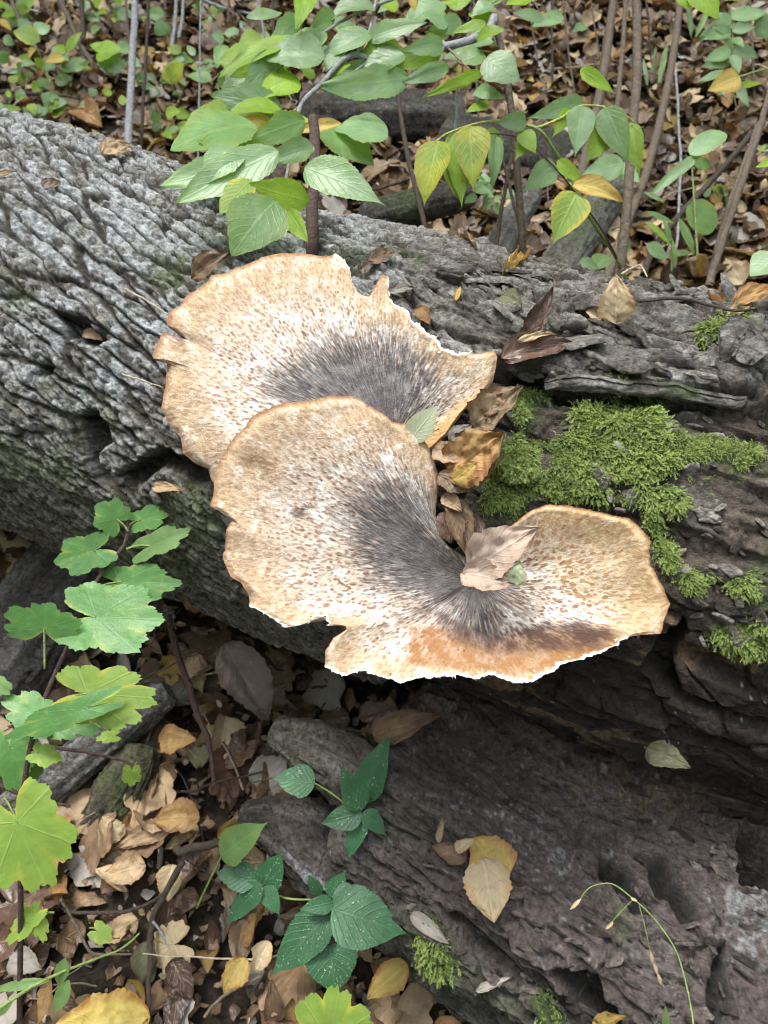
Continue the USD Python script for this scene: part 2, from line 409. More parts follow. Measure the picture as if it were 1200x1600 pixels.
da = .0017
a_d = np.concatenate([np.arange(-2.2, -.95, .06), np.arange(-.95, -.80, .008), np.arange(-.80, .60, da), np.arange(.60, .80, .008), np.arange(.80, 1.7, .06)])
ph_d = np.concatenate([np.radians(np.arange(-175, -62, 8.0)), np.arange(math.radians(-58), math.radians(128), da / LR), np.radians(np.arange(129, 180, 6.0))])
Aa, Ph = np.meshgrid(a_d, ph_d, indexing='ij')
e_r = np.cos(Ph)[..., None] * LN1 + np.sin(Ph)[..., None] * LN2
R0 = LR + .010 * nz(np.stack([Aa * 2.2, np.cos(Ph) * 1.5, np.sin(Ph) * 1.5], -1), 1.6, 11, 3)
R0 = R0 - .034 * sm(-.32, .02, Aa) * sm(math.radians(42), math.radians(6), Ph) * sm(math.radians(-100), math.radians(-60), Ph)
P0 = LM0 + Aa[..., None] * LT + e_r * R0[..., None]
lpx, lpy, lpd = proj(P0)
arc = Ph * LR
qa = np.stack([Aa, np.cos(Ph) * LR, np.sin(Ph) * LR], -1)
w1, w2 = nz(qa, 14, 21, 3), nz(qa, 14, 22, 3)
wx, wy = lpx + 14 * nz(qa, 45, 31) + 5 * nz(qa, 190, 33, 2), lpy + 9 * nz(qa, 45, 32) + 4 * nz(qa, 190, 34, 2)
wood = sm(4, -4, sdf(wx, wy, WOOD_POLY))
# furrowed bark: ridges that wind round the log, broken across into flakes
al = math.radians(20)
ra, rb = Aa * math.cos(al) + arc * math.sin(al), -Aa * math.sin(al) + arc * math.cos(al)
rb = rb + .009 * w1 + .004 * nz(qa, 50, 23, 2)
ra = ra + .02 * w2
F1, F2, rid, ou, ov = voro(ra / .11, rb / .0155, 41, .9)
ridge = sm(.0, .24, F2 - F1)
G1, G2, gid, fu, fv = voro(ra / .0150 + .3 * w1, rb / .0075 + .3 * w2, 42)
flake = sm(.0, .14, G2 - G1)
H1, H2, hid, hu, hv = voro(ra / .055 + .4 * w2, rb / .017 + .5 * w1, 43)
fine = nz(qa, 160, 24, 4)
lowf = sm(560, 760, lpy + .35 * lpx - 60) * sm(430, 250, lpx)       # the smoother under side at the left
bark_l = (.0050 * ridge + .004 * (rid[..., 0] - .5)) * (1 - .35 * lowf) + (.0036 * gid[..., 0] + .0042 * fu * (gid[..., 1] - .1)) * flake + .0018 * flake + .0022 * fine
lay = np.floor((hid[..., 0] * 3.2)) / 3
bark_r = .010 * lay + .0035 * hu * (hid[..., 1] - .3) + .003 * sm(0, .15, H2 - H1) + (.0032 * gid[..., 2] + .002 * fu) * flake + .0024 * fine + .004 * ridge
rightb = sm(480, 720, lpx + 30 * w1)
bark = lerp(bark_l, bark_r, rightb)
# worn wood: fibres along the log
gr = nz(np.stack([Aa * 9, np.cos(Ph) * LR * 70, np.sin(Ph) * LR * 70], -1), 1.0, 51, 4)
crk = 1 - np.abs(nz(np.stack([Aa * 5, np.cos(Ph) * LR * 26, np.sin(Ph) * LR * 26], -1), 1.0, 52, 3)) * 2.6
C1, C2, cid, cu, cv = voro(Aa / .05 + .5 * w1, arc / .030 + .5 * w2, 44)
woodh = -.016 + .006 * gr - .008 * sm(.55, 1, crk) + (.008 * cid[..., 0] + .006 * cu * (cid[..., 1] - .4)) * sm(0, .12, C2 - C1) + .0024 * fine
mossd = np.full(lpx.shape, 1e9)
for mp in MOSS_POLYS:
    mossd = np.minimum(mossd, sdf(wx + 10 * nz(qa, 90, 37, 2), wy, mp))
for mp in BARE_POLYS:
    mossd = np.maximum(mossd, -sdf(wx, wy, mp))
moss = sm(7, -7, mossd) * (Ph < math.radians(140)) * (Ph > math.radians(-50))
moss = moss * sm(-.30, -.02, nz(qa, 34, 38, 4) + .55 * sm(0, -45, mossd) - .12)
h = lerp(bark, woodh, wood) + .007 * moss * (.6 + .7 * nz(qa, 30, 39, 3)) + .014 * nz(qa, 6, 25, 3)
gash = np.zeros_like(h)
for poly, dep in GASH:
    g = sm(5, -7, sdf(wx, wy, poly))
    gash = np.maximum(gash, g * dep)

h = h - gash
Rl = R0 + h
PL = LM0 + Aa[..., None] * LT + e_r * Rl[..., None]
furrow = np.array([.052, .044, .036])
barkc = lerp(np.array([.10, .088, .072]), np.array([.36, .345, .32]), sm(.0, 1.0, gid[..., 1] * .65 + .5 * sm(-.45, .45, fine) - .1))
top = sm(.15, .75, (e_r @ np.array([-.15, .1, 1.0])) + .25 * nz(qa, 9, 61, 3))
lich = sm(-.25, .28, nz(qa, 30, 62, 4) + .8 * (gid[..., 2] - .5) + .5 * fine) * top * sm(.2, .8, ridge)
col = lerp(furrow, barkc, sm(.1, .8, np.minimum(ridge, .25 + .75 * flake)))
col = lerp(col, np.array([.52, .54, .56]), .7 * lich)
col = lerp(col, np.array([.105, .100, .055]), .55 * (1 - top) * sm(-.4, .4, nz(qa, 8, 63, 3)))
col = lerp(col, np.array([.16, .20, .08]), .45 * sm(.15, .5, nz(qa, 13, 64, 3)) * sm(300, 420, lpy) * (1 - rightb))
colr = lerp(np.array([.10, .085, .068]), np.array([.28, .26, .23]), sm(.1, .9, hid[..., 2] * .5 + .3 * gid[..., 1] + .35 * (fine + .3)))
colr = lerp(colr, np.array([.42, .42, .405]), .55 * sm(.05, .5, nz(qa, 30, 65, 4)) * top)
colr = lerp(colr, np.array([.05, .036, .028]), .75 * sm(.18, .0, H2 - H1) + .0)
colr = lerp(colr, np.array([.11, .13, .05]), .45 * sm(.25, .55, nz(qa, 16, 66, 3)))
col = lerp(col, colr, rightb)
wc = lerp(np.array([.050, .037, .030]), np.array([.135, .105, .085]), sm(-.5, .6, gr))
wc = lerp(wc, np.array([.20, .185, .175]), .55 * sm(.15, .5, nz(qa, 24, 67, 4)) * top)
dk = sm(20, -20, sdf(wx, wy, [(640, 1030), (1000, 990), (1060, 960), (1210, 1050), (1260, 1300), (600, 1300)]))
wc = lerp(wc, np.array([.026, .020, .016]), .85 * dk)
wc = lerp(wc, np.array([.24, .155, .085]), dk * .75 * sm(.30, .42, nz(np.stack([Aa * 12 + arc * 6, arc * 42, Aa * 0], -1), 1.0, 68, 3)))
wc = lerp(wc, np.array([.06, .085, .03]), .6 * sm(.1, .4, nz(qa, 19, 69, 3)) * (1 - dk) * sm(.2, .5, top))
lface = sm(30, -30, sdf(wx, wy, [(380, 940), (620, 1060), (640, 1180), (430, 1150)]))
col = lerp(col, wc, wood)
col = lerp(col, np.array([.055, .095, .022]), .9 * moss)
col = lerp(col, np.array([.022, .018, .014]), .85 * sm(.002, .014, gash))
ids = np.stack([nz(qa, 420, 70, 2)], -1)[..., 0]
col = lerp(col, np.array([.5, .47, .42]), .8 * sm(.60, .70, ids) * wood * (1 - moss))
FL, _ = thing('fallen_log', 'long grey furrowed log lying across the picture, carrying the mushrooms', 'log')
pub('trunk', PL.reshape(-1, 3), grid_faces(len(a_d), len(ph_d))[:, [0, 3, 2, 1]], M_BARK, FL, col=col.reshape(-1, 3))
Ngrid = np.cross(np.gradient(PL, axis=0), np.gradient(PL, axis=1))
Ngrid = unit(Ngrid * np.sign((Ngrid * e_r).sum(-1, keepdims=True)))


def log_surface(px, py):
    """the log's real surface at photograph pixels: the vertex that shows there"""
    global _lt
    px, py = np.atleast_1d(np.asarray(px, float)), np.atleast_1d(np.asarray(py, float))
    d, i = _lt.query(np.stack([px, py], -1))
    return _lP[i], _lN[i]


_sx, _sy, _sd = proj(PL)
_vis = ((Ngrid * (CAM - PL)).sum(-1) > 0) & (_sx > -150) & (_sx < 1350) & (_sy > 0) & (_sy < 1500)
# keep the front-most layer only: on a convex log the facing side is it
_lt = cKDTree(np.stack([_sx[_vis], _sy[_vis]], -1))
_lP, _lN = PL[_vis], Ngrid[_vis]

# loose bark plates
def flake_mesh(L, W, T, rg, n=14):
    """an irregular slab of bark: outline polygon, worn upper face, thickness T"""
    th = np.linspace(0, 2 * PI, n, endpoint=False) + rg.uniform(-.15, .15, n)
    r = 1 + rg.uniform(-.28, .2, n)
    ox, oy = np.cos(th) * r * L / 2, np.sin(th) * r * W / 2
    rings = [(0.0, 1.0), (.5, 1.0), (.88, .9), (1.0, .35)]
    v, f = [], []
    bend = rg.uniform(-2, 2)
    for k, zt in rings:
        z = T * zt * (1 + .35 * rg.uniform(-1, 1, n)) + bend * (ox * k) ** 2
        v.append(np.stack([ox * k, oy * k, z], -1))
    v.append(np.stack([ox, oy, -T * .2 + bend * ox ** 2], -1))
    v = np.concatenate(v)
    for q in range(len(rings)):
        for i in range(n):
            a, b = q * n + i, q * n + (i + 1) % n
            if q == 0:
                f.append((0, a + n, b + n))
                continue
            f.append((a, a + n, b + n)); f.append((a, b + n, b))
    return v, np.array(f)


def frame(n, x):
    n = unit(n)
    x = unit(x - n * (x @ n))
    return np.stack([x, np.cross(n, x), n], -1)


rg = np.random.default_rng(77)
plate_spots = []
for _ in range(170):
    t = rg.random()
    px = rg.uniform(560, 1195)
    py = 405 + (px - 560) * .06 + rg.random() * (185 - .05 * (px - 560))
    plate_spots.append((px, py, rg.uniform(.014, .042)))
for (px, py, L) in [(880, 540, .07), (960, 560, .07), (1040, 548, .06), (1120, 575, .07), (700, 430, .06), (760, 440, .07), (650, 400, .06), (840, 560, .05), (920, 520, .06), (1150, 440, .05), (1000, 450, .05), (1090, 470, .05), (900, 470, .06), (630, 395, .05)]:
    plate_spots.append((px, py, L))
for k, (px, py, L) in enumerate(plate_spots):
    if px < 800 and py > 405 + (px - 560) * .55:
        continue
    (p,), (n,) = log_surface(px, py)
    v, f = flake_mesh(L, L * rg.uniform(.25, .5), rg.uniform(.0015, .0038), rg, 18)
    tilt = unit(n + .13 * rg.normal(size=3))
    x = LT + .16 * rg.normal(size=3) + .15 * LN2
    v = v @ frame(tilt, x).T + p + n * .001
    g = rg.random()
    c = lerp(np.array([.075, .062, .05]), np.array([.25, .235, .21]), g)
    cc = np.tile(c, (len(v), 1)) * (1 + .6 * nz(v, 160, 5))[:, None]
    cc = lerp(cc, np.array([.38, .38, .37]), .5 * sm(.1, .4, nz(v, 60, 6)))
    pub('bark_plate', v, f, M_BARK, FL, col=np.clip(cc, .02, .6))
for _ in range(90):
    px, py = rg.uniform(780, 1195), rg.uniform(610, 1040)
    if sdf(np.array([px]), np.array([py]), [(770, 640), (860, 610), (1195, 640), (1195, 1040), (1050, 1000), (1020, 840), (960, 790), (860, 780), (790, 800)])[0] > 0:
        continue
    (p,), (n,) = log_surface(px, py)
    L = rg.uniform(.006, .022)
    v, f = flake_mesh(L, L * rg.uniform(.25, .6), rg.uniform(.0008, .0024), rg, 10)
    v = v @ frame(unit(n + .3 * rg.normal(size=3)), LT + .6 * rg.normal(size=3)).T + p + n * (.001 + .004 * rg.random())
    c = lerp(np.array([.06, .045, .036]), np.array([.33, .30, .27]), rg.random())
    pub('wood_chip', v, f, M_BARK, FL, col=np.tile(c, (len(v), 1)) * (1 + .4 * nz(v, 200, 5))[:, None])
# the long strip of bark that stands off above the moss
def strip(pts, w, T, seed, lift):
    pts = np.asarray(pts, float)
    t = np.linspace(0, 1, 40)
    px, py = np.interp(t, np.linspace(0, 1, len(pts)), pts[:, 0]), np.interp(t, np.linspace(0, 1, len(pts)), pts[:, 1])
    P, N = log_surface(px, py)
    k = np.ones(9) / 9
    P = np.stack([np.convolve(np.pad(P[:, c], 4, 'edge'), k, 'valid') for c in range(3)], -1)
    N = unit(np.stack([np.convolve(np.pad(N[:, c], 4, 'edge'), k, 'valid') for c in range(3)], -1))
    X = unit(np.gradient(P, axis=0))
    Yd = unit(np.cross(N, X))
    rg = np.random.default_rng(seed)
    s = np.linspace(-1, 1, 9)
    wv = w / 2 * (.55 + .45 * np.sin(PI * np.clip(t, .02, .98)) ** .5) * (1 + .35 * n2(t * 9, t * 0, seed, 3))
    G = P[:, None] + Yd[:, None] * (s[None, :, None] * wv[:, None, None]) + N[:, None] * (lift + .004 * (1 - s[None, :, None] ** 2) + .004 * n2(t[:, None] * 14 + 0 * s, s[None] * 3 + 0 * t[:, None], seed + 1)[..., None])
    B = G - N[:, None] * T
    na, nb = len(t), len(s)
    v = np.concatenate([G.reshape(-1, 3), B.reshape(-1, 3)])
    f = grid_faces(na, nb)
    fb = f[:, ::-1] + na * nb
    side = []
    idx = np.arange(na * nb).reshape(na, nb)
    loop = np.concatenate([idx[:, 0], idx[-1, 1:], idx[::-1, -1][1:], idx[0, ::-1][1:]])
    for a, b in zip(loop[:-1], loop[1:]):
        side.append((a, b, b + na * nb, a + na * nb))
    return v, np.vstack([f, fb, np.array(side)])


for pts, w, T, sd, lf in [([(850, 588), (960, 596), (1060, 606), (1175, 628)], .013, .005, 3, .010), ([(800, 560), (880, 566), (930, 572)], .022, .007, 4, .004), ([(900, 545), (1010, 560), (1130, 572)], .014, .005, 5, .006),
                         ([(1180, 500), (1140, 535), (1190, 560)], .03, .006, 6, .012), ([(600, 392), (680, 415), (760, 428)], .014, .005, 7, .003)]:
    v, f = strip(pts, w, T, sd, lf)
    cc = lerp(np.array([.08, .065, .055]), np.array([.26, .25, .23]), sm(-.5, .5, nz(v, 55, sd)))
    cc = lerp(cc, np.array([.10, .14, .04]), .5 * sm(.2, .5, nz(v, 30, sd + 3)))
    pub('bark_plate', v, f, M_BARK, FL, col=cc)

# ------------------------------------------------------------------ rough tubes: branches, small logs, stems
def curve(P, n):
    P = np.asarray(P, float)
    if len(P) == 2:
        return P[0] + (P[1] - P[0]) * np.linspace(0, 1, n)[:, None]
    t = np.concatenate([[0], np.cumsum(np.linalg.norm(np.diff(P, axis=0), axis=1))])
    from scipy.interpolate import PchipInterpolator
    return PchipInterpolator(t, P)(np.linspace(0, t[-1], n))


def tube(P, rad, n=24, m=8, cap=True):
    """tapered tube along smooth points; returns v, f and the grids (along, around)"""
    C = curve(P, n)
    r = np.interp(np.linspace(0, 1, n), np.linspace(0, 1, len(np.atleast_1d(rad))), np.atleast_1d(rad)) if np.ndim(rad) else np.full(n, rad)
    T = unit(np.gradient(C, axis=0))
    u = unit(np.cross(T[0], [0.3, .2, 1.0]))
    U = []
    for t in T:
        u = unit(u - t * (u @ t))
        U.append(u)
    U = np.array(U)
    V = np.cross(T, U)
    th = np.linspace(0, 2 * PI, m, endpoint=False)
    E = np.cos(th)[None, :, None] * U[:, None] + np.sin(th)[None, :, None] * V[:, None]
    v = (C[:, None] + E * r[:, None, None])
    f = grid_faces(n, m, True)
    return v, f, E, C, r


def close(v, f, n, m, C):
    v = np.concatenate([v.reshape(-1, 3), C[[0, -1]]])
    k = np.arange(m)
    a = np.stack([np.full(m, n * m), k, (k + 1) % m], -1)[:, ::-1]
    b = np.stack([np.full(m, n * m + 1), (n - 1) * m + k, (n - 1) * m + (k + 1) % m], -1)
    f3 = np.vstack([f[:, [0, 1, 2]], f[:, [0, 2, 3]], a[:, ::-1], b])
    return v, f3


def rough(P, rad, seed, n=120, m=64, amp=.12, grain=14.0, across=5.0, pal=((.05, .04, .032), (.17, .145, .12), (.32, .31, .30)), mossy=0.0):
    v, f, E, C, r = tube(P, rad, n, m)
    L = np.linalg.norm(np.diff(C, axis=0), axis=1).sum()
    t = np.linspace(0, 1, n)[:, None] * np.ones((1, m))
    th = np.linspace(0, 2 * PI, m, endpoint=False)[None] * np.ones((n, 1))
    q = np.stack([t * L * grain, np.cos(th) * across, np.sin(th) * across], -1)
    g = 1 - np.abs(nz(q, 1.0, seed, 4)) * 2
    g2 = 1 - np.abs(nz(np.stack([t * L * grain * 2.2, np.cos(th) * across * 4, np.sin(th) * across * 4], -1), 1.0, seed + 8, 4)) * 2
    lump = nz(np.stack([t * L * 9, np.cos(th) * 1.2, np.sin(th) * 1.2], -1), 1.0, seed + 3, 3)
    rr = r[:, None] * (1 + amp * g + .55 * amp * g2 + 1.3 * amp * lump)
    Fa, Fb, fid, fa, fb = voro(t * L / .016 + .4 * g, th * r.mean() / .0085 + .4 * lump, seed + 20)
    fk = sm(0, .16, Fb - Fa)
    rr = rr + min(.0045, .12 * r.mean()) * ((fid[..., 0] + fa * (fid[..., 1] - .3)) * fk - .3)
    endn = 1 - .25 * (sm(.03, 0, t) + sm(.97, 1, t))
    v = C[:, None] + E * (rr * endn)[..., None]
    k = sm(-.5, .9, .5 * g + .6 * g2)
    c = lerp(np.array(pal[0]), np.array(pal[1]) * 1.15, k * (.25 + .75 * fk) * (.45 + .75 * fid[..., 2]))
    up = E[..., 2]
    c = lerp(c, np.array(pal[2]), sm(.1, .7, up + .6 * lump) * sm(-.1, .5, nz(q, .7, seed + 5, 4)))
    if mossy:
        c = lerp(c, np.array([.07, .12, .025]), mossy * sm(-.1, .4, nz(v.reshape(-1, 3), 25, seed + 6).reshape(n, m) + .3 * up))
    c = np.concatenate([c.reshape(-1, 3), np.array([pal[1], pal[1]])])
    v, f = close(v, f, n, m, C)
    return v, f, c


def rough_thing(name, label, category, P, rad, seed, mat=None, group=None, part=None, **kw):
    v, f, c = rough(P, rad, seed, **kw)
    p = pub(name, v, f, mat or M_WOOD, col=c)
    return tag(p, label, category, group)


# ------------------------------------------------------------------ the rotten log at the lower right
RP0, RP1 = np.array([.005, .345, .085]), np.array([.64, -.08, .135])
RTd = unit(RP1 - RP0)
RLn = np.linalg.norm(RP1 - RP0)
RN1 = unit(np.array([0, 0, 1.0]) - RTd * RTd[2])
RN2 = unit(np.cross(RN1, RTd))
if RN2[1] > 0:
    RN2 = -RN2
ra_d = np.arange(-.04, RLn + .02, .0022)
rph_d = np.arange(math.radians(-130), math.radians(130), .0022 / .15)
Ar, Pr = np.meshgrid(ra_d, rph_d, indexing='ij')
er = np.cos(Pr)[..., None] * RN1 + np.sin(Pr)[..., None] * RN2
rq = np.stack([Ar, np.cos(Pr) * .15, np.sin(Pr) * .15], -1)
Rr = .138 + .03 * sm(.1, .6, Ar) + .016 * nz(rq, 7, 81, 3)
Rr = Rr * (1 + .55 * sm(-.25, -1.35, Pr))
Rr = Rr * (1 - .97 * sm(.045, -.04, Ar + .008 * nz(rq, 20, 80, 2)) ** 2)
Pr0 = RP0 + Ar[..., None] * RTd + er * Rr[..., None]
rpx, rpy, rpd = proj(Pr0)
rw1 = nz(rq, 16, 82, 3)
rwx, rwy = rpx + 16 * nz(rq, 40, 83), rpy + 16 * nz(rq, 40, 84)
gq = np.stack([Ar * 7 + 1.5 * rw1, np.cos(Pr) * 5.2 + .5 * rw1, np.sin(Pr) * 5.2], -1)
rid1 = 1 - np.abs(nz(gq, 1.0, 85, 4)) * 2
gq2 = np.stack([Ar * 16, np.cos(Pr) * 16 + rw1, np.sin(Pr) * 16], -1)
rid2 = 1 - np.abs(nz(gq2, 1.0, 86, 4)) * 2
B1, B2, bid, bu, bv = voro(Ar / .065 + .7 * rw1, Pr * .15 / .026 + .6 * nz(rq, 22, 87, 3), 88)
smoothz = sm(25, -25, sdf(rwx, rwy, [(600, 1150), (880, 1130), (1150, 1210), (1160, 1300), (960, 1290), (800, 1270), (640, 1240)]))
gq3 = np.stack([Ar * 26 + 2 * rw1, np.cos(Pr) * 42 + 2 * rw1, np.sin(Pr) * 42], -1)
rid3 = 1 - np.abs(nz(gq3, 1.0, 98, 4)) * 2
chip = sm(.0, .07, B2 - B1)
rh = -.005 * (1 - chip) + (.012 * rid1 + .009 * rid2 + .004 * rid3 + .010 * (bid[..., 0] - .3) * sm(0, .14, B2 - B1) + .012 * bu * (bid[..., 1] - .45)) * (1 - .2 * smoothz) + .0034 * nz(rq, 150, 89, 4) + .005 * nz(rq, 45, 90, 3)
RG = [([(1135, 1340), (1160, 1310), (1215, 1350), (1210, 1420), (1150, 1400)], .05), ([(930, 1350), (950, 1345), (1010, 1430), (985, 1430), (945, 1385)], .035), ([(1000, 1350), (1030, 1345), (1090, 1440), (1070, 1450), (1020, 1400)], .03),
      ([(865, 1500), (920, 1505), (960, 1560), (990, 1620), (930, 1620), (890, 1545)], .045), ([(690, 1400), (760, 1430), (870, 1520), (1010, 1660), (960, 1660), (850, 1545), (740, 1470)], .018),
      ([(1090, 1270), (1180, 1280), (1215, 1310), (1200, 1320), (1110, 1290)], .022), ([(1110, 1480), (1125, 1470), (1135, 1560), (1115, 1620), (1100, 1540)], .025)]
rg_m = np.zeros_like(rh)
for poly, dep in RG:
    rg_m = np.maximum(rg_m, dep * sm(3, -6, sdf(rwx + 5 * nz(rq, 110, 113, 2), rwy, poly)))
ck = 1 - np.abs(nz(np.stack([Ar * 5 + rw1, np.cos(Pr) * 7 + .6 * rw1, np.sin(Pr) * 7], -1), 1.0, 111, 3)) * 2
crack = sm(.93, .985, ck) * sm(-.3, .3, nz(rq, 9, 112, 2))
rh = rh - .009 * crack
rh = rh - rg_m
PRr = RP0 + Ar[..., None] * RTd + er * (Rr + rh)[..., None]
rc = lerp(np.array([.028, .020, .018]), np.array([.145, .112, .104]), sm(-.5, .8, rid1 * .3 + rid2 * .4 + rid3 * .45))
rc = lerp(rc, np.array([.26, .225, .215]), .65 * sm(.1, .5, nz(rq, 20, 91, 4)) * sm(.0, .8, rid2))
crumb = sm(25, -25, sdf(rwx, rwy, [(900, 1220), (1020, 1205), (1150, 1245), (1160, 1300), (1000, 1290), (890, 1262)]))
rc = lerp(rc, np.array([.24, .165, .10]), .75 * crumb * sm(-.4, .3, nz(rq, 150, 92, 3)))
rc = lerp(rc, np.array([.085, .056, .048]), .4 * smoothz * (1 - crumb))
rc = lerp(rc, np.array([.16, .14, .10]), .6 * sm(20, -25, sdf(rwx, rwy, [(575, 1240), (640, 1240), (720, 1270), (690, 1330), (620, 1330)])))
rc = lerp(rc, np.array([.018, .013, .011]), .8 * crack)
white = sm(.30, .42, .6 * nz(rq, 70, 93, 4) + .75 * nz(rq, 260, 99, 3) + .55 * sm(40, -40, sdf(rwx, rwy, [(1110, 1400), (1210, 1390), (1210, 1520), (1130, 1500)])) + .35 * sm(40, -40, sdf(rwx, rwy, [(640, 1250), (760, 1270), (900, 1330), (880, 1420), (780, 1300)])) - .12)
rc = lerp(rc, np.array([.42, .43, .44]), .6 * white)
rmoss = np.maximum(sm(10, -14, sdf(rwx, rwy, [(660, 1440), (690, 1420), (740, 1480), (720, 1500), (670, 1470)])), sm(10, -14, sdf(rwx, rwy, [(840, 1530), (860, 1530), (920, 1620), (870, 1620)])))
rmoss = np.maximum(rmoss, .5 * sm(10, -14, sdf(rwx, rwy, [(940, 1390), (970, 1400), (985, 1460), (960, 1470)])))
flank = sm(math.radians(42), math.radians(60), Pr + .15 * rw1)
rc = lerp(rc, lerp(np.array([.055, .05, .038]), np.array([.15, .145, .115]), sm(-.5, .5, nz(rq, 40, 94, 4))), flank)
rc = lerp(rc, np.array([.085, .115, .045]), .45 * flank * sm(0, .5, nz(rq, 18, 95, 3)))
rc = lerp(rc, np.array([.07, .12, .02]), .8 * rmoss)
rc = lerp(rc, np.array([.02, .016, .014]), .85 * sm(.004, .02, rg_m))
rc = lerp(rc, np.array([.5, .46, .38]), .8 * sm(.52, .60, nz(rq, 330, 96, 2)) * sm(-.3, .4, nz(rq, 12, 97, 2)))
RLg, _ = thing('rotten_log', 'dark red-brown rotten log with splintered grain under the big log', 'log')
pub('trunk', PRr.reshape(-1, 3), grid_faces(len(ra_d), len(rph_d))[:, [0, 3, 2, 1]], M_WOOD, RLg, col=rc.reshape(-1, 3))
Nr_ = np.cross(np.gradient(PRr, axis=0), np.gradient(PRr, axis=1))
Nr_ = unit(Nr_ * np.sign((Nr_ * er).sum(-1, keepdims=True)))
_qx, _qy, _qd = proj(PRr)
_rv = (Nr_ * (CAM - PRr)).sum(-1) > 0
_rt = cKDTree(np.stack([_qx[_rv], _qy[_rv]], -1))
_rP, _rN = PRr[_rv], Nr_[_rv]


def rot_surface(px, py):
    d, i = _rt.query(np.stack([np.atleast_1d(px), np.atleast_1d(py)], -1))
    return _rP[i], _rN[i]


# splinters of the rotten log
rg = np.random.default_rng(5)
for pts, w in [([(700, 1410), (790, 1470), (850, 1540), (960, 1600)], .0045), ([(640, 1425), (670, 1450), (705, 1478)], .007), ([(1090, 1245), (1150, 1252), (1200, 1262)], .005)]:
    P = np.array([rot_surface(*q)[0][0] + rot_surface(*q)[1][0] * .004 for q in pts])
    v, f, c = rough(P, [w * .3, w, w * .8, w * .25], int(rg.integers(1e6)), n=50, m=14, amp=.25, grain=20, across=2.5, pal=((.04, .03, .026), (.10, .075, .066), (.26, .235, .225)))
    pub('wood_splinter', v, f, M_WOOD, RLg, col=c)

for _ in range(150):
    px, py = rg.uniform(590, 1195), rg.uniform(1130, 1595)
    if sdf(np.array([px]), np.array([py]), [(560, 1200), (640, 1130), (1200, 1180), (1210, 1610), (860, 1610), (600, 1440)])[0] > 0:
        continue
    (p,), (n,) = rot_surface(px, py)
    L = rg.uniform(.007, .026)
    v, f = flake_mesh(L, L * rg.uniform(.2, .45), rg.uniform(.0008, .0026), rg, 10)
    v = v @ frame(unit(n + .25 * rg.normal(size=3)), RTd + .35 * rg.normal(size=3)).T + p + n * .0008
    c = lerp(np.array([.05, .036, .03]), np.array([.24, .20, .175]), rg.random() ** 1.5)
    pub('wood_chip', v, f, M_WOOD, RLg, col=np.tile(c, (len(v), 1)) * (1 + .4 * nz(v, 200, 5))[:, None])

